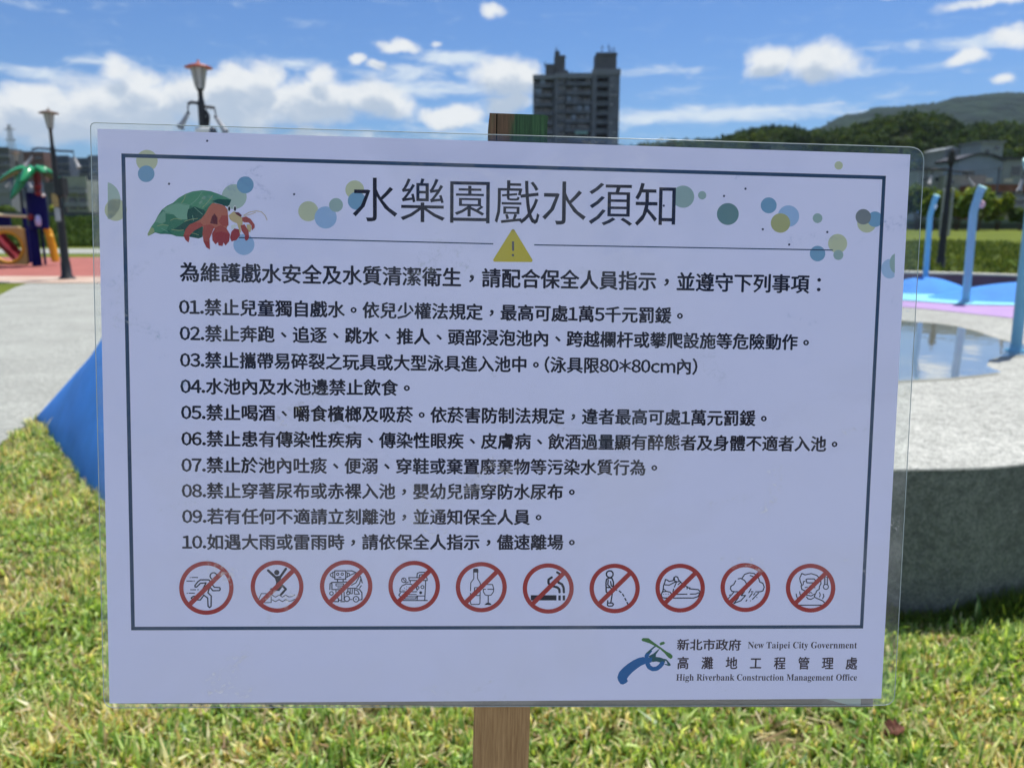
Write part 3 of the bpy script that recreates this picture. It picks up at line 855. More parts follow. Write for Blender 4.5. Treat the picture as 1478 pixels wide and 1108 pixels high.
G1, G2, G3 = (0.12, 0.185, 0.035), (0.08, 0.13, 0.035), (0.17, 0.225, 0.038)
shrub(1330, 262, 322, 50, 96, G2, 'dark bush at the left end of the hedge, half behind the sign edge', size=.3)
shrub(1352, 268, 322, 42, 92, G1, 'rounded green bush directly behind the slimmest blue pipe', size=.3)
shrub(1388, 262, 324, 60, 94, G3, 'yellow green leafy bush right of the black lamp pole', size=.3)
shrub(1418, 266, 325, 50, 90, G1, 'dense green bush behind the pipe with the pink knob', size=.3)
shrub(1446, 274, 322, 40, 93, G3, 'small yellow green bush at the right end of the hedge', size=.3)
shrub(1476, 300, 322, 44, 92, G2, 'low dark bush below the beige shed wall at the right edge', size=.25)
shrub(79, 293, 316, 16, 66, G3, 'small round yellow green bush in front of the low houses on the left', size=.12, group='bushes by the low houses', n=500)
shrub(8, 296, 316, 26, 68, G2, 'dark round bush behind the blue play panel at the left edge', size=.14, group='bushes by the low houses', n=500)

# near wooded hill ---------------------------------------------------
ridge = [(350, 300), (560, 285), (700, 262), (800, 240), (870, 220), (945, 211), (985, 208), (1030, 208), (1052, 199), (1080, 190), (1110, 187), (1145, 189), (1175, 195), (1200, 193), (1245, 181), (1275, 171),
         (1310, 168), (1345, 171), (1375, 188), (1400, 186), (1440, 183), (1478, 190), (1560, 196), (1700, 190), (1900, 200), (2200, 240)]
def ridge_py(px, prof):
    xs = [p[0] for p in prof]; ys = [p[1] for p in prof]
    return float(np.interp(px, xs, ys))
YR = 340.0
def hill_z(px, Y):
    """height along azimuth column px at distance Y"""
    zr = V(px, ridge_py(px, ridge) + 16, YR).z
    return max(0.0, zr) * sstep(175, YR, Y) ** 0.9 if Y <= YR else zr * (1 - 0.5 * sstep(YR, 520, Y))
cols_ = list(range(350, 2201, 25)); rows_ = [172, 190, 210, 235, 260, 290, 315, 340, 380, 440, 520]
vs = []
for Y in rows_:
    for px in cols_:
        v = V(px, 300, Y); vs.append((v.x, Y, hill_z(px, Y) - 0.3))
nx = len(cols_)
fs = [(j * nx + i, j * nx + i + 1, (j + 1) * nx + i + 1, (j + 1) * nx + i) for j in range(len(rows_) - 1) for i in range(nx - 1)]
mb = MB(); mb.add(vs, fs, 0, True); tag(mb.build('hill', M['hill_floor']), kind='structure')

def forest():
    P_, C_, S_ = [], [], []
    pal = [(0.026, 0.055, 0.018), (0.040, 0.076, 0.019), (0.021, 0.045, 0.019), (0.058, 0.094, 0.022), (0.033, 0.062, 0.028)]
    n_t = 2300
    for i in range(n_t):
        px = random.uniform(840, 1620); Y = random.choice([random.uniform(190, 340), random.uniform(290, 346)])
        v = V(px, 300, Y); z = hill_z(px, Y)
        r = random.uniform(1.9, 3.7) * (0.75 + 0.25 * Y / 340); hgt = r * random.uniform(0.85, 1.25)
        n = 130
        p, k = crown_points((v.x, Y, z + hgt * 0.75), (r, r, hgt), n, 6)
        P_.append(p); C_.append(tones(n, pal[i % 5], k, 0.28, 6)); S_.append(np.full(n, r * 0.17))
    P_, C_, S_ = np.concatenate(P_), np.concatenate(C_), np.concatenate(S_)
    o = quads_np('forest_trees', leaf_quads(P_, S_), M['leaf'], C_)
    tag(o, kind='stuff')
forest()

# far mountain ------------------------------------------------------
far_ridge = [(700, 300), (1000, 250), (1120, 215), (1180, 188), (1197, 179), (1222, 168), (1245, 166), (1262, 158), (1300, 156), (1330, 153), (1350, 152), (1375, 144), (1410, 140), (1450, 136), (1478, 138), (1540, 128), (1650, 120), (1800, 135), (2100, 180), (2500, 270)]
YF = 1700.0
def far_mountain():
    cols = list(range(700, 1901, 12)); rows = np.concatenate([np.linspace(1250, 1700, 19), np.linspace(1740, 2300, 14)])
    vs = []
    for j, Y in enumerate(rows):
        for px in cols:
            zr = V(px, ridge_py(px, far_ridge), YF).z
            v = V(px, ridge_py(px, far_ridge), YF); v = Vector((v.x * Y / YF, Y, 0))
            z = zr * (sstep(1200, YF, Y) if Y < YF else 1 - 0.6 * sstep(YF, 2400, Y))
            g = math.sin(v.x * 0.021 + math.sin(Y * 0.01) * 1.5) * math.sin(Y * 0.013 + v.x * 0.006)
            env = 1 - math.exp(-((Y - YF) / 160.0) ** 2)
            vs.append((v.x, float(Y), max(-1, z + g * 14 * env + random.uniform(-1.0, 1.0) + 0.5)))
    nx = len(cols)
    fs = [(j * nx + i, j * nx + i + 1, (j + 1) * nx + i + 1, (j + 1) * nx + i) for j in range(len(rows) - 1) for i in range(nx - 1)]
    mb = MB(); mb.add(vs, fs, 0, True); tag(mb.build('mountain', M['far_hill']), kind='structure')
    # lone treetops breaking the ridge line
    P_, C_ = [], []
    for i in range(220):
        px = random.uniform(1180, 1620); zr = V(px, ridge_py(px, far_ridge), YF)
        r = random.uniform(3, 6)
        p, k = crown_points((zr.x, YF + random.uniform(-8, 5), zr.z + r * 0.05), (r * 1.4, r, r * 0.8), 50, 6)
        P_.append(p); C_.append(tones(50, (0.045, 0.075, 0.035), k, 0.2, 6))
    P_, C_ = np.concatenate(P_), np.concatenate(C_)
    tag(quads_np('ridge_trees', leaf_quads(P_, np.full(len(P_), 2.0)), M['leaf'], C_), kind='stuff')
far_mountain()

# ------------------------------------------------------------------ apartment tower behind the sign
def tower():
    tw = mat('tower_render', (0.155, 0.17, 0.20), 0.85, 0.2, var=0.22, vscale=0.5, stretch=(1, 1, 0.4))
    ts = mat('tower_balcony', (0.13, 0.145, 0.175), 0.85, 0.2, var=0.35, vscale=0.35)
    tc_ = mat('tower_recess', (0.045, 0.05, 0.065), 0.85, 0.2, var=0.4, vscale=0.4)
    Y = 265.0; k = Y / F_PX * 1.0
    o = V(768, 316, Y); right = V(890, 316, Y)
    W = right.x - o.x; u = W / 122.0
    root = empty('apartment_tower', (o.x + W / 2, Y, 0))
    tag(root, 'tall grey apartment tower block with stepped rooftop huts rising behind the notice', 'building')
    def X(px): return (px - 829) * u
    def Z(py): return V(829, py, Y).z
    top = {'a': Z(108), 'b': Z(105.5), 'c': Z(100)}
    st = (Z(200) - Z(213.2))
    # blocks: the recessed core, then slabs, piers and panes
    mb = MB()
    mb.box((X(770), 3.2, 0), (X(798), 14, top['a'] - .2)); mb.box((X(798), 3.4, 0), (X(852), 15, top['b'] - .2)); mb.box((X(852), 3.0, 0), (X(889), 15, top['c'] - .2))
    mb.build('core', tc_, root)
    wall = MB(); slab = MB()
    wall.box((X(799.0), 0.4, 0), (X(803.5), 3.4, top['b'])); wall.box((X(849.5), 1.2, 0), (X(852), 3.4, top['b']))
    wall.box((X(769), 0.8, 0), (X(771.5), 3.2, top['a'])); wall.box((X(795), 1.6, 0), (X(798.5), 3.2, top['a']))
    wall.box((X(811), 1.3, 0), (X(815), 3.4, top['b'])); wall.box((X(851.9), 0, 0), (X(857.6), 3.0, top['c'])); wall.box((X(874.4), 0, 0), (X(889.5), 3.0, top['c']))
    wall.build('wall', tw, root)
    nfl = int(top['c'] / st)
    for i in range(nfl + 1):
        z = top['c'] - st * i - 1.2
        if z < 2: break
        slab.box((X(857.5), 0.12, z - st * 0.55 + .3), (X(874.5), 3.05, z - st + st * 0.97 + .35))
        slab.box((X(851.5), -0.18, z - st * 0.98), (X(890), 0.0, z - st * 0.94))
    for i in range(nfl):
        z = top['b'] - st * i - 0.9
        if z < 2: break
        slab.box((X(803.4), 0.5, z - st), (X(811.1), 3.4, z - st * 0.52)); slab.box((X(814.9), 0.3, z - st), (X(849.6), 0.6, z - st * 0.58))
        slab.box((X(814.9), 0.6, z - st), (X(849.6), 3.4, z - st * 0.9))
        z = top['a'] - st * i - 1.0
        slab.box((X(769.6), 0.5, z - st), (X(796), 0.8, z - st * 0.6)); slab.box((X(769.6), 0.8, z - st), (X(796), 3.2, z - st * 0.88))
    slab.build('balcony_slab', ts, root)
    par = MB()
    par.box((X(768.4), 0.1, top['a'] - 1.3), (X(798.9), 3.3, top['a'])); par.box((X(798.9), -0.1, top['b'] - 1.6), (X(851.4), 3.5, top['b'])); par.box((X(851.4), -0.3, top['c'] - 1.7), (X(890.2), 3.1, top['c'] + .1))
    par.build('parapet', mat('pale_parapet', (0.20, 0.215, 0.24), 0.85, 0.2, var=0.1, vscale=0.4), root)
    # closed-in balconies, cages and air conditioners, different on every floor
    rr = random.Random(4)
    for i in range(nfl - 1):
        for key, xa, xb in (('b', 816, 848), ('a', 772, 795)):
            z = top[key] - st * i - 1.0
            if z < 4: continue
            x = xa
            while x < xb - 4:
                w_ = rr.uniform(4, 9)
                if rr.random() < 0.45:
                    mb = MB(); mb.box((X(x), 0.62, z - st * 0.57), (X(min(xb, x + w_)), 0.9, z - st * 0.08)); mb.build('balcony_screen', rr.choice([M['conc'], M['pane'], M['tin_blue'], tw, M['conc_dark']]), root)
                x += w_ + rr.uniform(0.5, 5)
        if top['c'] - st * i > 6:
            for x in (876.5, 882):
                if rr.random() < 0.5:
                    z = top['c'] - st * i - 1.9; mb = MB(); mb.box((X(x), -0.45, z - .5), (X(x) + .9, -0.02, z)); mb.build('air_conditioner', M['grey_metal'], root)
    win_me = MB().box((-1.0, 0, -0.75), (1.0, 0.08, 0.75)); frm = MB()
    w0 = None
    for i in range(min(nfl, 17)):
        for px_, key, wd in ((866, 'c', 3.3), (823, 'b', 1.5), (834, 'b', 1.9), (844, 'b', 1.2), (807, 'b', 1.2), (776, 'a', 1.1), (787, 'a', 1.5)):
            z = top[key] - st * i - 1.0 - st * 0.27
            if z < 2: continue
            y_ = {'a': 3.12, 'b': 3.3, 'c': 0.9}[key]
            if px_ == 807: y_ = 0.9
            if w0 is None:
                w0 = win_me.build('window', M['pane'], root)
                ob = w0
                frame_mb = MB()
                for a_, b_ in (((-1.0, -0.05, -0.75), (-0.93, 0.0, 0.75)), ((0.93, -0.05, -0.75), (1.0, 0.0, 0.75)), ((-0.03, -0.05, -0.75), (0.03, 0.0, 0.75)), ((-0.93, -0.05, 0.68), (-0.03, 0.0, 0.75)), ((0.03, -0.05, 0.68), (0.93, 0.0, 0.75)), ((-0.93, -0.05, -0.75), (-0.03, 0.0, -0.68)), ((0.03, -0.05, -0.75), (0.93, 0.0, -0.68))):
                    frame_mb.box(a_, b_)
                fr0 = frame_mb.build('frame', M['frame'], w0)
            else:
                ob = w0.copy(); COL.objects.link(ob); ob.parent = root
                f2 = fr0.copy(); COL.objects.link(f2); f2.parent = ob
            ob.location = (X(px_), y_, z); ob.scale = (wd / 1.0 if wd > 1 else 1, 1, 0.85)
    # rooftop huts, tank and aerials
    for n_, a0, a1, y0, y1, zt, zb, m_ in (('stair_hut', 787, 799, 3, 9, Z(90), top['a'], M['conc_dark']), ('lift_tower', 799.5, 814, 4, 10, Z(76), top['b'], M['conc_dark']),
                                        ('lift_tower_cap', 800, 806, 5, 8, Z(69), Z(76), M['conc_dark']), ('stair_hut', 857.5, 886, 3, 12, Z(73), top['c'], M['conc_dark']),
                                        ('roof_step', 813.8, 818, 4, 9, Z(98), top['b'], M['conc_dark'])):
        mb = MB(); mb.box((X(a0), y0, zb - 0.1), (X(a1), y1, zt)); mb.box((X(a0) - .25, y0 - .25, zt - 0.9), (X(a1) + .25, y0, zt - 0.5)); mb.build(n_, m_, root)
    for a, z0, z1 in ((866.5, Z(73), Z(60)), (876, Z(73), Z(58)), (879, Z(73), Z(64)), (883, Z(73), Z(62)), (802, Z(69), Z(62)), (786, Z(91), Z(84)), (824, top['b'], Z(98))):
        mb = MB(); mb.tube([(X(a), 6, z0 - .1), (X(a), 6, z1)], 0.12, 5); mb.tube([(X(a) - .6, 6, z1 - .8), (X(a) + .6, 6, z1 - .8)], 0.07, 4); mb.build('aerial', M['black'], root)
    mb = MB(); mb.box((X(828), 0.2, Z(193.4)), (X(846), 0.29, Z(189.5))); mb.build('balcony_awning', mat('aqua_awning', (0.22, 0.40, 0.38), 0.6, 0.3), root)
tower()

# ------------------------------------------------------------------ blocks on the left
def far_block(x0, x1, ytop, Y, m_, label, lines=True, hut=None, group='far apartment blocks on the left', name='apartment_block', zb=0.0, storey=3.1, bay=3.4):
    a, b_ = V(x0, ytop, Y), V(x1, ytop, Y); W = b_.x - a.x; H = a.z - zb
    root = empty(name, ((a.x + b_.x) / 2, Y, zb)); tag(root, label, 'building', group)
    mb = MB(); mb.box((-W / 2, 0, 0), (W / 2, max(8, W * 0.6), H)); mb.box((-W / 2 - .15, -0.2, H - 0.9), (W / 2 + .15, 0.0, H + .4)); mb.build('wall', m_, root)
    nf = int(H / storey); nb = max(1, int(W / bay))
    first = None
    for i in range(nf):
        for j in range(nb):
            z = H - storey * (i + 0.75); x = -W / 2 + (j + 0.5) * W / nb
            if z < 0.8: continue
            if (i * 7 + j * 3) % 11 == 0: continue
            if first is None:
                mbw = MB(); mbw.box((-W / nb * 0.3, -0.12, -0.65), (W / nb * 0.3, -0.02, 0.65))
                first = mbw.build('window', M['pane'], root); ob = first
            else:
                ob = first.copy(); COL.objects.link(ob); ob.parent = root
            ob.location = (x, 0, z)
    if lines:
        mb = MB()
        for i in range(nf):
            z = H - storey * (i + 1)
            if z > 0.5: mb.box((-W / 2 - .1, -0.5, z), (W / 2 + .1, 0.0, z + 0.5))
        mb.build('balcony_slab', M['conc'] if m_ is not M['tile_brown'] else M['tile_brown'], root)
    if hut:
        h0, h1, hy = hut; c0, c1 = V(h0, hy, Y), V(h1, hy, Y)
        mb = MB(); mb.box((c0.x - root.location.x, 2, H - .1), (c1.x - root.location.x, 7, c0.z - zb)); mb.build('roof_hut', m_, root)
far_block(-46, 12, 214, 300, M['conc_dark'], 'dark grey block with pale balcony bands at the far left edge', group='far apartment blocks on the left')
far_block(13, 31, 221, 340, M['tile_blue'], 'narrow blue grey block just right of the banded corner block')
far_block(32, 62, 220, 330, M['tile_brown'], 'reddish brown block with a flat raised roof above the palm fronds', hut=(40, 62, 218.5))
far_block(63, 79, 225.5, 350, M['conc_dark'], 'thin dark grey block between the brown block and the lamp pole')
far_block(80, 99, 226, 335, M['tile_blue'], 'blue grey block directly behind the brown-hatted lamp pole', hut=(75, 82, 225))
far_block(100, 111, 230, 345, M['tile_brown'], 'small brown block just right of the lamp pole')
far_block(112, 128, 229.5, 330, M['tile_blue'], 'blue grey block touching the left edge of the notice', hut=(122, 132, 225))
far_block(129, 170, 226, 320, M['conc_dark'], 'dark block mostly hidden by the left edge of the notice')
far_block(-6, 14, 268, 96, M['conc'], 'pale grey low house beside the play tower at the left edge', False, group='low houses behind the bank', name='house', zb=1.2, storey=1.6, bay=1.6)
far_block(15, 38, 262, 99, M['tile_blue'], 'dark low house behind the thin distant lamp', False, group='low houses behind the bank', name='house', zb=1.2, storey=2.0, bay=2.0)
far_block(66, 92, 268, 97, M['conc_dark'], 'dark low house between the blue drum and the lamp pole', False, group='low houses behind the bank', name='house', zb=1.2, storey=1.5, bay=1.2)
far_block(94, 124, 260, 95, M['house_pale'], 'pale green grey low house right of the lamp pole', True, group='low houses behind the bank', name='house', zb=1.2, storey=1.5, bay=0.9)
far_block(125, 190, 272, 98, M['conc_dark'], 'dark low house behind the left edge of the notice', False, group='low houses behind the bank', name='house', zb=1.2, storey=1.5, bay=1.5)
def flood_wall():
    root = empty('flood_wall', (-40, 61.5, 1.2)); tag(root, 'dark blue grey flood wall on top of the grassy bank at the left', 'wall')
    mb = MB(); mb.box((-60, 0, 0), (44, 0.35, 0.50)); mb.build('wall_body', mat('bluegrey_concrete', (0.07, 0.085, 0.12), 0.8, 0.2, var=0.15, vscale=0.4), root)
    mb = MB(); mb.box((-60, -0.05, 0.502), (44, 0.40, 0.60)); mb.build('coping', M['conc_dark'], root)
flood_wall()

# lattice pylon
def pylon():
    Y = 620.0; b_ = V(20, 240, Y); t_ = V(19, 180, Y)
    root = empty('pylon', (b_.x, Y, 0)); tag(root, 'faint grey lattice power pylon above the far rooftops on the left', 'pylon')
    H = t_.z; mb = MB(); r = 0.22
    def w(z): return 5.0 * (1 - z / H) + 0.7
    lv = [0, H * .2, H * .38, H * .54, H * .66, H * .76, H * .85, H * .93, H]
    for sx, sy in ((-1, -1), (1, -1), (1, 1), (-1, 1)):
        mb.tube([(sx * w(z), sy * w(z), z) for z in lv], r, 4)
    for i in range(len(lv) - 1):
        a, c_ = lv[i], lv[i + 1]
        for y_ in (-1, 1):
            mb.tube([(-w(a), y_ * w(a), a), (w(c_), y_ * w(c_), c_)], r * .7, 4); mb.tube([(w(a), y_ * w(a), a), (-w(c_), y_ * w(c_), c_)], r * .7, 4)
    mb.build('lattice', M['grey_metal'], root)
    for z in (H * .72, H * .84, H * .95):
        m2 = MB(); m2.tube([(-4.6, 0, z), (0, 0, z + .9), (4.6, 0, z)], 0.25, 4); m2.tube([(-4.6, 0, z), (4.6, 0, z)], 0.2, 4); m2.build('crossarm', M['grey_metal'], root)
pylon()

# ------------------------------------------------------------------ sheds on the right
def shed(x0, x1, ytop, ybot, Y, m_, label, name='shed', depth=8, roof=None, wins=(), cat='building', group='sheds and houses behind the hedge', roof_m=None):
    a, b_ = V(x0, ytop, Y), V(x1, ybot, Y); zb = 0.0; W = V(x1, ytop, Y).x - a.x; H = a.z
    ox = a.x + W / 2
    root = empty(name, (ox, Y, 0)); tag(root, label, cat, group)
    mb = MB(); mb.box((-W / 2, 0, 0), (W / 2, depth, H)); mb.build('wall', m_, root)
    rm = roof_m or M['roof_dark']
    if roof == 'flat':
        mb = MB(); mb.box((-W / 2 - .3, -.4, H + .002), (W / 2 + .3, depth + .4, H + .4)); mb.build('roof', rm, root)
    if roof == 'gable':
        mb = MB(); h = W * 0.2
        mb.add([(-W / 2 - .3, -.4, H + .003), (W / 2 + .3, -.4, H + .003), (0, -.4, H + h), (-W / 2 - .3, depth, H + .003), (W / 2 + .3, depth, H + .003), (0, depth, H + h)],
               [(0, 1, 2), (5, 4, 3), (1, 4, 5, 2), (0, 2, 5, 3), (0, 3, 4, 1)]); mb.build('roof', rm, root)
    if roof == 'curve':
        n = 14; mb = MB(); vs = []
        for i in range(n + 1):
            t_ = i / n; x = -W / 2 - .4 + (W + .8) * t_; z = H + .05 + 1.1 * math.sin(math.pi * t_)
            vs += [(x, -.5, z - .05), (x, -.5, z + .35), (x, depth, z + .35), (x, depth, z - .05)]
        fs = [(4 * i + k, 4 * i + (k + 1) % 4, 4 * i + 4 + (k + 1) % 4, 4 * i + 4 + k) for i in range(n) for k in range(4)]
        mb.add(vs, fs); mb.build('roof', rm, root)
        mb = MB(); mb.add([(-W / 2, -.02, H)] + [(-W / 2 + W * i / n, -.02, H + .04 + 1.1 * math.sin(math.pi * i / n)) for i in range(n + 1)] + [(W / 2, -.02, H)], [tuple(range(n + 3))[::-1]]); mb.build('gable_wall', m_, root)
    for wx0, wx1, wy0, wy1, wm in wins:
        p0, p1 = V(wx0, wy0, Y), V(wx1, wy1, Y)
        mb = MB(); mb.box((p0.x - ox, -0.10, p1.z), (p1.x - ox, -0.012, p0.z)); f_ = mb.build('window', wm, root)
        mb = MB(); mb.box((p0.x - ox - .12, -0.16, p1.z - .14), (p1.x - ox + .12, -0.012, p1.z - .004)); mb.box((p0.x - ox - .12, -0.16, p0.z + .004), (p1.x - ox + .12, -0.012, p0.z + .12)); mb.build('sill', M['frame'], f_)
    return root
blind = mat('cream_blind', (0.55, 0.50, 0.42), 0.6, 0.3)
shed(1385, 1447, 233, 268, 150, M['tin_blue'], 'long grey blue shed with a dark curved roof, middle of the far buildings', roof='curve', wins=((1419, 1432, 257.5, 262, blind), (1390, 1406, 247, 256, M['pane'])))
shed(1448, 1500, 231, 268, 152, M['tin'], 'grey shed with a low dark roof reaching the right edge of the photo', roof='flat', wins=((1449, 1461, 258.5, 262.5, blind), (1461, 1472, 240, 254, M['pane'])))
shed(1364, 1385, 216, 262, 160, M['conc'], 'pale grey gabled house just behind the top of the black lamp', name='house', roof='gable', roof_m=M['tin'], wins=((1367, 1372, 224, 230, M['pane']), (1375, 1380, 224, 230, M['pane'])))
shed(1417, 1449, 206.5, 240, 175, M['tin'], 'light grey box house standing above the curved shed roof', name='house', roof='flat', roof_m=M['conc'], wins=((1423, 1427, 216, 222, M['pane']), (1436, 1441, 211, 217, M['pane'])))
shed(1326, 1362, 246, 290, 140, M['tin'], 'low grey house at the left of the far sheds, beside the sign edge', name='house', roof='flat', wins=((1331, 1338, 256, 262, M['pane']), (1350, 1357, 256, 262, M['pane'])))
shed(1364, 1424, 253, 290, 138, M['house_pale'], 'pale green grey wall building below the curved shed', roof=None, wins=((1368, 1376, 261, 266, M['pane']),))
shed(1425, 1500, 266, 320, 130, M['rust'], 'rust red lean-to along the foot of the grey sheds', roof=None)
shed(1451, 1520, 281, 322, 112, M['tin_blue'], 'dark blue grey shed wall at the right edge below the rust red strip', roof='flat', wins=((1456, 1478, 288, 296, M['pane']),))
shed(1449, 1520, 303, 325, 105, M['house_beige'], 'low beige wall building at the right edge above the bright lawn', roof=None)
# distant boundary wall behind the mown lawn
def levee_wall():
    root = empty('boundary_wall', (60, 100, 0)); tag(root, 'low grey green boundary wall along the far side of the bright lawn', 'wall')
    mb = MB(); mb.box((-50, 0, 0), (80, 0.3, 0.72)); mb.build('wall_body', mat('mossy_wall', (0.055, 0.07, 0.06), 0.85, 0.2, var=0.3, vscale=0.4), root)
    mb = MB(); mb.box((-50, -.06, 0.722), (80, 0.36, 1.2)); mb.build('upper_band', mat('pale_moss_band', (0.11, 0.15, 0.13), 0.8, 0.2, var=0.2, vscale=0.6), root)
levee_wall()

# power line across the sheds with its slim posts
def cable_post(px, Y, top, label):
    t_ = V(px, top, Y); mb = MB(); mb.tube([(0, 0, 0), (0, 0, t_.z)], [0.14, 0.10], 8); mb.tube([(-.7, 0, t_.z - .4), (.7, 0, t_.z - .4)], 0.06, 6)
    tag(mb.build('utility_pole', M['conc_dark'], None, (t_.x, Y, 0)), label, 'utility pole', 'utility poles before the sheds')
cable_post(1443, 120, 240, 'dark utility pole against the seam between the curved and the flat roofed shed')
cable_post(1338, 120, 240, 'dark utility pole close to the upper right corner of the notice')
pa, pb = V(1338, 243, 120), V(1443, 243, 120)
for k in range(2):
    mb = MB(); mb.tube([(pa.x + (pb.x - pa.x) * i / 8, 120, pa.z - 0.5 * k - 0.5 * math.sin(math.pi * i / 8)) for i in range(9)], 0.035, 4)
    tag(mb.build('power_line', M['black']), 'thin black power line sagging between two poles, the %s of two' % ('upper' if k == 0 else 'lower'), 'cable', 'power lines')

# ------------------------------------------------------------------ rough grass beyond the pad
def rough_grass(name, n, xr, yr, h, w, pal, maxz=None, zfun=ground_z, keep=None):
    x = RNG.uniform(*xr, n); y = yr[0] + (yr[1] - yr[0]) * RNG.uniform(0, 1, n) ** 1.3
    if keep is not None:
        kk = keep(x, y); x, y = x[kk], y[kk]; n = len(x)
    z = np.array([zfun(a, b_) for a, b_ in zip(x, y)])
    clump = 0.5 + 0.5 * np.sin(x * 1.7 + np.sin(y * 0.9) * 2) * np.sin(y * 0.8 + x * 0.4)
    hh = h * RNG.uniform(0.5, 1.2, n) * (0.6 + 0.7 * clump)
    a = RNG.uniform(0, 2 * np.pi, n); dx, dy = np.cos(a) * w, np.sin(a) * w
    lx, ly = RNG.normal(0, 0.35, n) * hh, RNG.normal(0, 0.35, n) * hh
    Vq = np.zeros((n, 4, 3))
    Vq[:, 0] = np.stack([x - dx, y - dy, z], 1); Vq[:, 1] = np.stack([x + dx, y + dy, z], 1)
    Vq[:, 2] = np.stack([x + dx * .7 + lx, y + dy * .7 + ly, z + hh], 1); Vq[:, 3] = np.stack([x - dx * .5 + lx * 1.2, y - dy * .5 + ly * 1.2, z + hh * 0.9], 1)
    pal = np.array(pal); c_ = pal[RNG.integers(0, len(pal), n)] * RNG.uniform(0.7, 1.3, n)[:, None] * (0.75 + 0.5 * clump)[:, None]
    tag(quads_np(name, Vq, M['leaf'], c_), kind='stuff')
rough_grass('tall_grass', 52000, (2, 24), (12.6, 42), 0.24, 0.028, [(0.10, 0.15, 0.03), (0.15, 0.19, 0.05), (0.07, 0.11, 0.03)], keep=lambda x, y: (x / y > 0.35) & (x / y < 0.85))
rough_grass('bank_grass', 30000, (-46, -14), (38, 60), 0.32, 0.05, [(0.055, 0.095, 0.022), (0.075, 0.12, 0.03), (0.04, 0.075, 0.02)], keep=lambda x, y: (x / y < -0.45) & (x / y > -0.82))

# ------------------------------------------------------------------ turf around the sign
def in_poly(x, y, poly):
    ins = np.zeros(len(x), bool); n = len(poly); j = n - 1
    for i in range(n):
        xi, yi, xj, yj = poly[i][0], poly[i][1], poly[j][0], poly[j][1]
        c_ = ((yi > y) != (yj > y)) & (x < (xj - xi) * (y - yi) / (yj - yi + 1e-12) + xi)
        ins ^= c_; j = i
    return ins
path_xy = [(p[0], p[1]) for p in path_pts]
base_xy = [(p.x, p.y) for p in base_curve] + [(6, 14), (-2.5, 14), (-2.52, 5.2)]
def lowfreq(x, y, s, seed):
    r = np.random.default_rng(seed); v = np.zeros(len(x))
    for _ in range(6):
        a = r.uniform(0, 6.28); f = s * r.uniform(0.5, 1.6); v += np.sin((x * math.cos(a) + y * math.sin(a)) * f + r.uniform(0, 6.28))
    return v / 3.2

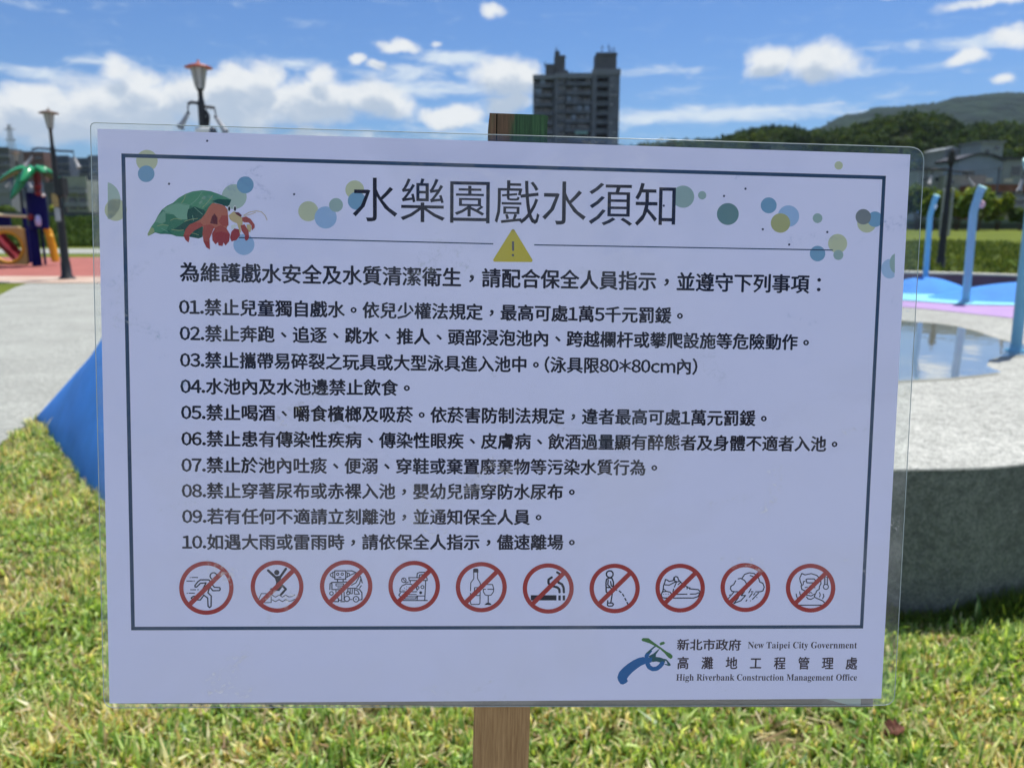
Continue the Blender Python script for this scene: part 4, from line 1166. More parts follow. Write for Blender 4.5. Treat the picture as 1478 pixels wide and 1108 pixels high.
def turf():
    # tufts: several broad blades leave each crown
    xs, ys = [], []
    for (x0, x1, y0, y1, dens) in ((-2.6, 2.7, 1.35, 2.3, 2700), (-3.2, 3.4, 2.3, 3.2, 2100), (-3.9, 3.6, 3.2, 4.2, 1500), (-4.6, -1.5, 4.2, 5.6, 1100), (-2.6, 2.7, 0.6, 1.35, 900)):
        n = int((x1 - x0) * (y1 - y0) * dens); xs.append(RNG.uniform(x0, x1, n)); ys.append(RNG.uniform(y0, y1, n))
    x, y = np.concatenate(xs), np.concatenate(ys)
    jx, jy = x + RNG.normal(0, .02, len(x)), y + RNG.normal(0, .02, len(x))
    keep = ~in_poly(jx, jy, path_xy) & ~in_poly(jx, jy, base_xy)
    # thin patches where the thatch shows
    keep &= RNG.uniform(0, 1, len(x)) > np.clip(lowfreq(x, y, 9.0, 31) * 1.0 - 0.25, 0, 0.50)
    x, y = x[keep], y[keep]
    nt = len(x); nb = 6
    X, Y = np.repeat(x, nb), np.repeat(y, nb); n = nt * nb
    ta = np.repeat(RNG.uniform(0, 6.28, nt), nb)
    a = ta + RNG.uniform(-1.9, 1.9, n)
    lean = RNG.uniform(0.15, 1.25, n)
    L_ = RNG.uniform(0.028, 0.070, n) * (1 + 0.30 * lowfreq(X, Y, 2.2, 3) + 0.30 * lowfreq(X, Y, 13.0, 21)) * np.where(RNG.uniform(0, 1, n) < 0.015, 2.0, 1.0)
    W_ = RNG.uniform(0.0020, 0.0052, n)
    dx, dy = np.cos(a), np.sin(a); sx, sy = -dy, dx
    tw = RNG.normal(0, .5, n)
    bx, by = X + RNG.normal(0, .006, n), Y + RNG.normal(0, .006, n)
    h1 = L_ * 0.55 * np.cos(lean * .6); r1 = L_ * 0.55 * np.sin(lean * .6)
    h2 = h1 + L_ * 0.45 * np.cos(lean * 1.25); r2 = r1 + L_ * 0.45 * np.sin(lean * 1.25)
    zt = np.zeros(n)
    def P_(r, h, w, s): return np.stack([bx + dx * r + sx * w * s, by + dy * r + sy * w * s, h + w * s * tw], 1)
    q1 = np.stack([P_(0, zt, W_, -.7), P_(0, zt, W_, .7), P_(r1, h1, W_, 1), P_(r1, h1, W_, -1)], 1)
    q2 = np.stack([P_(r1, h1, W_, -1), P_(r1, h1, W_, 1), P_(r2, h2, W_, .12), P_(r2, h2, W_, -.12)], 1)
    dry = 0.20 - 0.06 * X + 0.42 * lowfreq(X, Y, 5.0, 5) + 0.22 * lowfreq(X, Y, 17.0, 8) + np.repeat(RNG.normal(0, .22, nt), nb)
    is_dry = RNG.uniform(0, 1, n) < np.clip(dry, 0.05, 0.8)
    green = np.array([(0.23, 0.37, 0.08), (0.34, 0.49, 0.12), (0.11, 0.22, 0.05), (0.52, 0.63, 0.24)])[RNG.integers(0, 4, n)]
    straw = np.array([(0.62, 0.58, 0.31), (0.50, 0.52, 0.22), (0.72, 0.66, 0.42), (0.42, 0.32, 0.18)])[RNG.integers(0, 4, n)]
    col = np.where(is_dry[:, None], straw, green) * RNG.uniform(0.75, 1.3, n)[:, None]
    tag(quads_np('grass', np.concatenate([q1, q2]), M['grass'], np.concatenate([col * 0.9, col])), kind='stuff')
    # fallen clippings lying flat between the tufts
    m_ = 12000
    cx = RNG.uniform(-3.4, 3.4, m_); cy = RNG.uniform(1.3, 4.2, m_)
    kk = ~in_poly(cx, cy, path_xy) & ~in_poly(cx, cy, base_xy); cx, cy = cx[kk], cy[kk]; m_ = len(cx)
    a = RNG.uniform(0, 6.28, m_); l = RNG.uniform(.012, .045, m_); w = RNG.uniform(.0012, .0026, m_); z = RNG.uniform(.006, .030, m_); t_ = RNG.normal(0, .25, m_) * l
    dx, dy = np.cos(a), np.sin(a)
    q = np.stack([np.stack([cx - dx * l - dy * w, cy - dy * l + dx * w, z - t_], 1), np.stack([cx - dx * l + dy * w, cy - dy * l - dx * w, z - t_], 1),
                  np.stack([cx + dx * l + dy * w, cy + dy * l - dx * w, z + t_], 1), np.stack([cx + dx * l - dy * w, cy + dy * l + dx * w, z + t_], 1)], 1)
    col = np.array([(0.62, 0.55, 0.34), (0.52, 0.44, 0.26), (0.38, 0.24, 0.14)])[RNG.integers(0, 3, m_)] * RNG.uniform(.7, 1.2, m_)[:, None]
    tag(quads_np('grass_clippings', q, M['grass'], col), kind='stuff')
    # longer weeds at the foot of the wall and the slope
    bl = [p for p in base_curve if 0.2 < p.x < 2.8] + []
    idx = RNG.integers(0, len(bl) - 1, 5200); f = RNG.uniform(0, 1, 5200)
    bx_ = np.array([bl[i].x + (bl[i + 1].x - bl[i].x) * g for i, g in zip(idx, f)]); by_ = np.array([bl[i].y + (bl[i + 1].y - bl[i].y) * g for i, g in zip(idx, f)])
    by_ -= np.abs(RNG.normal(0, .035, 5200)) + .01
    n = len(bx_); a = RNG.uniform(0, 6.28, n); hh = RNG.uniform(.03, .085, n) * (1.1 + .6 * lowfreq(bx_, by_, 9, 2)); hh = np.clip(hh, .02, .14); w = RNG.uniform(.0015, .0035, n)
    dx, dy = np.cos(a) * w, np.sin(a) * w; lx, ly = RNG.normal(0, .35, n) * hh, RNG.normal(-.1, .3, n) * hh
    z0 = np.zeros(n)
    q = np.stack([np.stack([bx_ - dx, by_ - dy, z0], 1), np.stack([bx_ + dx, by_ + dy, z0], 1), np.stack([bx_ + dx * .3 + lx, by_ + dy * .3 + ly, hh], 1), np.stack([bx_ - dx * .3 + lx, by_ - dy * .3 + ly, hh], 1)], 1)
    col = np.array([(0.07, 0.13, 0.022), (0.10, 0.17, 0.03), (0.13, 0.17, 0.04)])[RNG.integers(0, 3, n)] * RNG.uniform(.7, 1.2, n)[:, None]
    tag(quads_np('weeds', q, M['grass'], col), kind='stuff')
turf()

# dead leaves on the turf
def dead_leaf(px, py, s, rot, label):
    g = G(px, py, 0.035); n = 14; vs = []; fs = []
    for i in range(n + 1):
        t_ = i / n; w = 0.36 * math.sin(math.pi * min(1, t_ * 1.02)) ** .8 * (1 + .18 * math.sin(i * 2.6))
        for k, sx in enumerate((-1, -.5, 0, .5, 1)):
            vs.append(((t_ - .5) * s, sx * w * s, s * (.28 * abs(sx) ** 1.5 * w * 2 + .10 * math.sin(i * 1.7 + sx * 3) + .14 * math.sin(t_ * 3.1))))
    for i in range(n):
        for k in range(4): fs.append((5 * i + k, 5 * i + k + 1, 5 * i + k + 6, 5 * i + k + 5))
    mb = MB(); mb.add(vs, fs, 0, True); mb.tube([(.48 * s, 0, .02 * s), (.75 * s, .05 * s, .1 * s)], .012 * s, 5)
    o = mb.build('dead_leaf', mat('dead_leaf_brown', (0.13, 0.05, 0.03), 0.7, 0.3, var=0.4, vscale=40), None, g); o.rotation_euler = (0.25, -0.1, rot)
    tag(o, label, 'leaf', 'dead leaves')
dead_leaf(1290, 1055, 0.062, 0.3, 'curled dark brown dead leaf on the grass below the lower right corner of the notice')

# ------------------------------------------------------------------ THE NOTICE
# pose of the sheet in the world: origin at the paper's upper left corner, u to the right, v down, n out towards the viewer
PW, PH = 0.42, 0.42 / 1.4112
t_c = (-0.20818376, -0.1278992, 0.39968501); ax_c = (0.99843291, 0.01510858, 0.05388363); by_c = (-0.01697167, 0.99702406, 0.07519971)
def cam2w(c_): return RIGHT * c_[0] + DOWN * c_[1] + FWD * c_[2]
O_ = EYE + cam2w(t_c); U_ = cam2w(ax_c).normalized(); Vd = cam2w(by_c); Vd = (Vd - U_ * Vd.dot(U_)).normalized(); Nn = Vd.cross(U_).normalized()
if Nn.dot(EYE - O_) < 0: Nn = -Nn
def S(px, py):
    d = ray(px, py); t_ = (O_ - EYE).dot(Nn) / d.dot(Nn); q = EYE + d * t_ - O_
    return q.dot(U_), q.dot(Vd)
MMPX = 0.42 / 1150.0
post_u = (S(717, 1020)[0] + S(748.5, 185)[0]) / 2
# where the post axis meets the ground
base_v = -(O_ + U_ * post_u).z / Vd.z
base_w = O_ + U_ * post_u + Vd * base_v
sign = bpy.data.objects.new('notice_sign', None); COL.objects.link(sign)
R3 = Matrix((U_, -Vd, Nn)).transposed()
sign.matrix_world = Matrix.Translation(base_w) @ R3.to_4x4()
tag(sign, 'laminated white water play notice with rows of Chinese rules fixed to a wooden stake', 'sign')

def L3(px, py, z=0.0):
    u, v = S(px, py); return (u - post_u, base_v - v, z)
def l2(u, v, z=0.0): return (u - post_u, base_v - v, z)

# print inks
def ink(name, rgb, rough=0.6):
    return mat(name, rgb, rough, 0.2)
K = {'black': ink('ink_black', (0.005, 0.004, 0.020)), 'navy': ink('ink_navy', (0.030, 0.065, 0.125)), 'red': ink('ink_red', (0.42, 0.030, 0.025)),
     'yellow': ink('ink_yellow', (0.62, 0.50, 0.06)), 'grey': ink('ink_grey', (0.12, 0.12, 0.15)), 'brown': ink('ink_office', (0.055, 0.035, 0.045)),
     'c_y': ink('ink_pale_yellow', (0.58, 0.60, 0.38)), 'c_b': ink('ink_pale_blue', (0.36, 0.52, 0.74)), 'c_t': ink('ink_teal', (0.20, 0.38, 0.54)),
     'c_g': ink('ink_sage', (0.34, 0.46, 0.42)), 'c_dg': ink('ink_deep_sage', (0.15, 0.27, 0.27)), 'c_o': ink('ink_olive', (0.45, 0.45, 0.20)),
     'c_gr': ink('ink_taupe', (0.22, 0.24, 0.24)), 'c_lb': ink('ink_light_blue', (0.42, 0.57, 0.76)), 'c_pg': ink('ink_pale_sage', (0.44, 0.55, 0.46)), 'dot': ink('ink_dot', (0.05, 0.05, 0.10))}
paper_m = mat('print_paper', (0.82, 0.795, 0.985), 0.75, 0.15, rgb2=(0.85, 0.82, 0.99), vscale=6)
ZP = 0.0      # paper front face
# paper: a thin printed sheet
def quad_slab(pts, z0, z1, name, m_, parent):
    n = len(pts); mb = MB()
    a = [L3(p[0], p[1], z0) for p in pts]; b_ = [L3(p[0], p[1], z1) for p in pts]
    mb.add(a + b_, [tuple(range(n, 2 * n))[::-1], tuple(range(n))] + [(i, i + n, (i + 1) % n + n, (i + 1) % n) for i in range(n)])
    return mb.build(name, m_, parent)
paper = quad_slab([(140.5, 186), (1314, 223), (1272, 1007.5), (158, 1014.5)], -0.0002, 0.0, 'paper', paper_m, sign)

# wooden stake
wood = bpy.data.materials.new('weathered_stake'); wood.use_nodes = True
def _wood():
    nt = wood.node_tree; N, L = nt.nodes, nt.links; p = N['Principled BSDF']; p.inputs['Roughness'].default_value = 0.8
    tc = N.new('ShaderNodeTexCoord')
    def noise(sc, scale, det=6):
        mp = N.new('ShaderNodeMapping'); mp.inputs['Scale'].default_value = sc; L.new(tc.outputs['Object'], mp.inputs[0])
        n = N.new('ShaderNodeTexNoise'); n.inputs['Scale'].default_value = scale; n.inputs['Detail'].default_value = det; n.inputs['Roughness'].default_value = 0.7; L.new(mp.outputs[0], n.inputs['Vector']); return n.outputs[0]
    def ramp(f, a, b_, lo=.35, hi=.65):
        r = N.new('ShaderNodeValToRGB'); r.color_ramp.elements[0].position = lo; r.color_ramp.elements[1].position = hi
        r.color_ramp.elements[0].color = (*a, 1); r.color_ramp.elements[1].color = (*b_, 1); L.new(f, r.inputs[0]); return r.outputs[0]
    grain = noise((1, 0.035, 1), 900, 5)
    raw = ramp(grain, (0.29, 0.155, 0.055), (0.48, 0.285, 0.115))
    gbase = ramp(grain, (0.012, 0.035, 0.014), (0.05, 0.13, 0.045), .3, .7)
    obase = ramp(grain, (0.06, 0.04, 0.018), (0.20, 0.11, 0.055), .3, .7)
    sp = N.new('ShaderNodeSeparateXYZ'); L.new(tc.outputs['Object'], sp.inputs[0])
    patch = noise((1, 0.12, 1), 120, 4)
    ad = N.new('ShaderNodeMath'); ad.operation = 'MULTIPLY_ADD'; L.new(sp.outputs[0], ad.inputs[0]); ad.inputs[1].default_value = 16.0; L.new(patch, ad.inputs[2])
    mr = N.new('ShaderNodeMapRange'); L.new(ad.outputs[0], mr.inputs[0]); mr.inputs[1].default_value = 0.36; mr.inputs[2].default_value = 0.55
    mx = N.new('ShaderNodeMix'); mx.data_type = 'RGBA'; L.new(mr.outputs[0], mx.inputs[0]); L.new(obase, mx.inputs[6]); L.new(gbase, mx.inputs[7])
    # old paint only near the top of the stake
    top = N.new('ShaderNodeMapRange'); L.new(sp.outputs[1], top.inputs[0]); top.inputs[1].default_value = base_v - 0.10; top.inputs[2].default_value = base_v - 0.03
    m2 = N.new('ShaderNodeMix'); m2.data_type = 'RGBA'; L.new(top.outputs[0], m2.inputs[0]); L.new(raw, m2.inputs[6]); L.new(mx.outputs[2], m2.inputs[7])
    L.new(m2.outputs[2], p.inputs['Base Color'])
    bp = N.new('ShaderNodeBump'); bp.inputs['Strength'].default_value = 0.5; bp.inputs['Distance'].default_value = 0.0006
    L.new(grain, bp.inputs['Height']); L.new(bp.outputs[0], p.inputs['Normal'])
_wood()
def stake():
    tl, tr_ = S(706, 161), S(791, 166)
    hw = 0.0152; v_top = S(748, 163.5)[1]
    c_top = (tl[0] + tr_[0]) / 2 - post_u
    mb = MB(); z1, z0 = -0.0016, -0.022
    # outline seen from the front: a split corner at the upper left, a worn round corner at the upper right
    def col(v, x0, x1): return [(x0, base_v - v, z1), (x1, base_v - v, z1), (x1, base_v - v, z0), (x0, base_v - v, z0)]
    n = 30; vs, fs = [], []
    for i in range(n + 1):
        f = i / n; v = v_top + (base_v + 0.12 - v_top) * (f ** 2.2); cx_ = c_top * (1 - min(1, v / 0.35)) if v < 0.35 else 0.0
        wob = 0.00025 * math.sin(i * 1.9); ww = hw
        if i == 0: ww = hw - 0.0014
        vs += col(v, cx_ - ww + wob - (0.0012 if i == 0 else 0), cx_ + ww + wob)
    for i in range(n):
        for k in range(4): fs.append((4 * i + k, 4 * i + 4 + k, 4 * i + 4 + (k + 1) % 4, 4 * i + (k + 1) % 4))
    fs.append((0, 1, 2, 3)); fs.append((4 * n, 4 * n + 3, 4 * n + 2, 4 * n + 1))
    mb.add(vs, fs)
    mb.build('stake', wood, sign)
    # the crack that runs down near the left edge
    x = c_top - hw + 0.0041
    mb = MB(); mb.add([(x - .0004, base_v - v_top - .0002, z1 + .0001), (x + .0003, base_v - v_top - .0002, z1 + .0001), (x + .0002, base_v - 0.045, z1 + .0001), (x - .0001, base_v - 0.045, z1 + .0001)], [(0, 3, 2, 1)])
    mb.build('crack', mat('crack_shadow_wood', (0.015, 0.014, 0.008), 0.9, 0.1), sign)
stake()
# thin brown backing strip that peeps out under the paper
def backing():
    def sl(pts, z0, z1, name, m_): return quad_slab(pts, z0, z1, name, m_, sign)
    m_ = mat('brown_backing', (0.26, 0.225, 0.18), 0.7, 0.3, var=0.25, vscale=14, stretch=(0.3, 6, 1))
    sl([(170, 985), (1262, 985), (1261, 1020.5), (800, 1020.5), (500, 1017.5), (170, 1015.8)], -0.0014, -0.0006, 'backing_strip', m_)
    sl([(1190, 1008), (1243, 1007), (1243, 1019), (1228, 1018)], -0.00058, -0.00045, 'paper_tab', mat('pale_tab', (0.50, 0.54, 0.45), 0.6, 0.3))
backing()

# print --------------------------------------------------------------
FONT_SIZE = 1.0
_gc = {}
def glyph(s, bold):
    key = (s, bold)
    if key in _gc: return _gc[key]
    c_ = bpy.data.curves.new('lettering', 'FONT'); c_.body = s; c_.size = 1.0; c_.resolution_u = 2; c_.offset = {'童': 0.0006, '跑': -0.0006, '檳': 0.0006}.get(s, 0.0)
    o = bpy.data.objects.new('lettering', c_); COL.objects.link(o)
    dg = bpy.context.evaluated_depsgraph_get()
    me = bpy.data.meshes.new_from_object(o.evaluated_get(dg))
    v = np.array([(p.co.x, p.co.y) for p in me.vertices]) if len(me.vertices) else np.zeros((0, 2))
    f = [tuple(p.vertices) for p in me.polygons]
    bpy.data.objects.remove(o); bpy.data.curves.remove(c_); bpy.data.meshes.remove(me)
    _gc[key] = (v, f); return v, f
def is_cjk(ch): return len(ch) == 1 and ord(ch) > 0x2E00 and ord(ch) < 0xFFFF
def text_layout(s, bold, punct_centre=True):
    """returns verts (em units) and faces; full-width signs advance one em, Latin runs follow their own width"""
    runs, i = [], 0
    while i < len(s):
        if is_cjk(s[i]): runs.append(s[i]); i += 1
        else:
            j = i
            while j < len(s) and not is_cjk(s[j]): j += 1
            runs.append(s[i:j]); i = j
    rr = []
    for r in runs:
        rr += [r] if is_cjk(r) else [(chr(ord(c_) + 0xFEE0)) for c_ in r]
    half = set(c_ for r in runs if not is_cjk(r) for c_ in [chr(ord(q) + 0xFEE0) for q in r])
    runs = rr
    x, V_, F_ = 0.0, [], []
    for r in runs:
        if r == '\u3000': x += 1.0; continue
        v, f = glyph(r, bold)
        v = v.copy()
        if len(v) == 0: x += 0.3; continue
        if r in half:
            mn = v[:, 0].min(); v[:, 0] += 0.045 - mn; adv = v[:, 0].max() + 0.045
            if r in '０１２３４５６７８９': adv = 0.58; v[:, 0] += (adv - v[:, 0].max() - v[:, 0].min()) / 2
            if r == '．': v[:, 1] -= 0.0
        elif is_cjk(r):
            if r in '，。、：' and punct_centre:
                mn, mx_ = v.min(0), v.max(0); cc = (mn + mx_) / 2
                v += np.array([0.5, 0.36 if r != '，' else 0.33]) - cc
            adv = 1.0
        else:
            mn = v[:, 0].min(); v[:, 0] += 0.04 - mn; adv = v[:, 0].max() + 0.04
        b_ = sum(len(q) for q in V_)
        V_.append(v + np.array([x, 0])); F_ += [tuple(k + b_ for k in q) for q in f]
        x += adv
    return np.concatenate(V_), F_, x
def print_text(name, s, p0, p1, em_px, m_, bold=0.0, parent=None, z=0.00006, ymid=0.36, boldy=None, label=None):
    v, f, adv = text_layout(s, bold)
    x0, x1 = v[:, 0].min(), v[:, 0].max()
    a, b_ = np.array(S(*p0)), np.array(S(*p1))
    d = (b_ - a); Ld = np.linalg.norm(d); d = d / Ld; nrm = np.array([d[1], -d[0]])      # up
    sx = Ld / (x1 - x0); sy = em_px * MMPX
    mb = MB(); k = 0
    offs = [(0, 0)] if not bold else [(-bold / 2, 0), (bold / 2, 0), (0, -(boldy if boldy is not None else bold * .35)), (0, (boldy if boldy is not None else bold * .35))]
    for ox, oy in offs:
        pts = [a + d * ((q[0] - x0 + ox) * sx) + nrm * ((q[1] - ymid + oy) * sy) for q in v]
        mb.add([l2(p[0], p[1], z + k * 0.000006) for p in pts], f); k += 1
    o = mb.build(name, m_, parent or paper)
    return o
print_text('title_text', '水樂園戲水須知', (509, 289), (975, 297.5), 66, K['black'], 0.0)
print_text('heading_text', '為維護戲水安全及水質清潔衛生，請配合保全人員指示，並遵守下列事項：', (260, 393), (1184, 411), 28.6, K['black'], 0.056)
lines = [('01.禁止兒童獨自戲水。依兒少權法規定，最高可處1萬5千元罰鍰。', (259, 443), (985, 456)),
         ('02.禁止奔跑、追逐、跳水、推人、頭部浸泡池內、跨越欄杆或攀爬設施等危險動作。', (260, 481), (1167, 494.5)),
         ('03.禁止攜帶易碎裂之玩具或大型泳具進入池中。(泳具限80*80cm內)', (260.5, 519.5), (1006, 529.5)),
         ('04.水池內及水池邊禁止飲食。', (261, 557.5), (591, 560)),
         ('05.禁止喝酒、嚼食檳榔及吸菸。依菸害防制法規定，違者最高可處1萬元罰鍰。', (262, 595), (1106, 604)),
         ('06.禁止患有傳染性疾病、傳染性眼疾、皮膚病、飲酒過量顯有醉態者及身體不適者入池。', (262.5, 633), (1208, 641)),
         ('07.禁止於池內吐痰、便溺、穿鞋或棄置廢棄物等污染水質行為。', (262.5, 671), (948, 675)),
         ('08.禁止穿著尿布或赤裸入池，嬰幼兒請穿防水尿布。', (263, 708), (829, 710)),
         ('09.若有任何不適請立刻離池，並通知保全人員。', (263.5, 745), (781, 746.5)),
         ('10.如遇大雨或雷雨時，請依保全人指示，儘速離場。', (263.5, 782), (829, 782.5))]
for s_, p0, p1 in lines:
    print_text('rule_text', s_, p0, p1, 24.6, K['black'], 0.062)
def mathbold(s):
    return ''.join(chr(0x1D400 + ord(c_) - 65) if 'A' <= c_ <= 'Z' else chr(0x1D41A + ord(c_) - 97) if 'a' <= c_ <= 'z' else c_ for c_ in s)
print_text('office_text', '新北市政府', (977.5, 930), (1069, 930.5), 18.5, K['brown'], 0.05)
print_text('office_text', '高灘地工程管理處'.replace('', '\u3000')[1:-1], (978, 956.5), (1237, 957), 20.5, K['brown'], 0.05)
# Latin runs: serif letterforms
def latin(s, p0, p1, em):
    s = mathbold(s)
    v, f = glyph(s, 0); v = v.copy(); x0, x1 = v[:, 0].min(), v[:, 0].max()
    a, b_ = np.array(S(*p0)), np.array(S(*p1)); d = b_ - a; Ld = np.linalg.norm(d); d /= Ld; nrm = np.array([d[1], -d[0]])
    mb = MB(); mb.add([l2(*(a + d * ((q[0] - x0) * Ld / (x1 - x0)) + nrm * ((q[1] - .33) * em * MMPX)), 0.00006) for q in v], f)
    return mb.build('office_text', K['brown'], paper)
latin('New Taipei City Government', (1079.5, 930.5), (1237, 930.5), 14.5)
latin('High Riverbank Construction Management Office', (976, 977), (1237, 977), 14.5)

def poly_mb(mb, pts, z, mi=0):
    vs = [L3(x, y, z) for x, y in pts]
    from mathutils.geometry import tessellate_polygon
    tr_ = tessellate_polygon([[Vector((v[0], v[1], 0)) for v in vs]])
    mb.add(vs, [tuple(t_) for t_ in tr_], mi)
def stroke_mb(mb, pts, w, z, mi=0, closed=False, caps=True):
    """round-jointed line; pts in picture pixels, w in pixels"""
    pts = list(pts) + ([pts[0]] if closed else [])
    P_ = [Vector(L3(x, y, 0)) for x, y in pts]; h = w * MMPX / 2
    for i in range(len(P_) - 1):
        a, b_ = P_[i], P_[i + 1]; d = b_ - a
        if d.length < 1e-7: continue
        n_ = Vector((-d.y, d.x, 0)).normalized() * h
        mb.add([(q.x, q.y, z) for q in (a - n_, b_ - n_, b_ + n_, a + n_)], [(0, 1, 2, 3)], mi)
    rng = range(len(P_)) if caps else range(1, len(P_) - 1)
    for i in rng:
        q = P_[i]; mb.add([(q.x + h * math.cos(k * math.pi / 4), q.y + h * math.sin(k * math.pi / 4), z + 0.000003) for k in range(8)], [tuple(range(8))], mi)
def circle_pts(cx, cy, r, n=28, ry=None):
    return [(cx + r * math.cos(2 * math.pi * k / n), cy + (ry or r) * math.sin(2 * math.pi * k / n)) for k in range(n)]

# border and rules
mb = MB(); stroke_mb(mb, [(178, 224.5), (1276, 256.5), (1243.5, 904), (192, 906.5)], 5.2, 0.00004, closed=True, caps=False)
for x, y in ((178, 224.5), (1276, 256.5), (1243.5, 904), (192, 906.5)):
    q = L3(x, y); h = 2.6 * MMPX; mb.add([(q[0] - h, q[1] - h, .000043), (q[0] + h, q[1] - h, .000043), (q[0] + h, q[1] + h, .000043), (q[0] - h, q[1] + h, .000043)], [(0, 1, 2, 3)])
mb.build('border_line', K['navy'], paper)
for a, b_ in (((345, 343), (712, 352)), ((771, 353.5), (1202, 361))):
    mb = MB(); stroke_mb(mb, [a, b_], 1.7, 0.00005, caps=False); mb.build('divider_line', K['navy'], paper)

# bubbles: flat printed discs
bub = [(212, 232, 15.5, 'c_y', 0), (211, 251, 12, 'c_t', 1), (167, 303, 16, 'c_y', 0), (338, 284, 18, 'c_pg', 0), (354, 267, 12.2, 'c_t', 1), (352, 353, 15.2, 'c_b', 0),
       (445, 305, 14.5, 'c_y', 0), (470, 314, 16, 'c_b', 1), (485, 296, 10, 'c_g', 2), (512, 274, 13.5, 'c_y', 0), (515, 290, 13, 'c_t', 1),
       (986, 284, 16, 'c_g', 0), (1013.5, 282, 6, 'c_g', 1), (1050.5, 309, 15.8, 'c_dg', 0), (1109.5, 296.5, 11.5, 'c_t', 0), (1138, 312, 15.5, 'c_b', 0), (1126.5, 322, 14, 'c_o', 1),
       (1180, 315, 7, 'c_g', 0), (1210.5, 239, 6, 'c_y', 0), (1251, 322, 13.8, 'c_y', 0), (1263, 316.5, 11.2, 'c_t', 1), (1246, 313, 11.2, 'c_gr', 2), (1209, 351.5, 13.8, 'c_y', 0), (1180, 366, 11.2, 'c_t', 1), (1210, 368, 7.2, 'c_g', 2)]
for x, y, r, m_, lv in bub:
    mb = MB(); poly_mb(mb, circle_pts(x, y, r, 36), 0.000012 + lv * 0.000007); mb.build('bubble', K[m_], paper)
def half_disc(cx, cy, rx, ry, side, m_, lv=0, cut=0):
    pts = [p_ for p_ in circle_pts(cx, cy, rx, 40, ry) if side * (p_[0] - cut) >= 0]
    pts.sort(key=lambda p_: math.atan2(p_[1] - cy, (p_[0] - cx) * side))
    if len(pts) > 2:
        mb = MB(); poly_mb(mb, pts, 0.000012 + lv * .000007); mb.build('bubble', K[m_], paper)
half_disc(152, 290, 22, 27, 1, 'c_pg', 0, 153)
half_disc(1284, 388, 12, 14, -1, 'c_lb', 0, 1292)
half_disc(1293, 380, 9, 14, -1, 'c_g', 1, 1292)
for x, y in ((244, 265.5), (424.5, 280.5), (299, 203.5), (1045, 283), (1076, 272.5), (1101, 331), (1139, 353), (1194, 335), (958, 297)):
    mb = MB(); poly_mb(mb, circle_pts(x, y, 1.7, 10), 0.00003); mb.build('speck', K['dot'], paper)

# warning triangle
mb = MB()
tri = [(740.5, 333), (714, 375.5), (766.5, 376)]
poly_mb(mb, tri, 0.00005); stroke_mb(mb, tri, 4.5, 0.000045, closed=True)
stroke_mb(mb, [(740.5, 348.5), (740.5, 362)], 3.0, 0.00006, 1, caps=False); poly_mb(mb, circle_pts(740.3, 368.3, 1.9, 12), 0.00006, 1)
mb.build('warning_triangle', [K['yellow'], K['grey']], paper)

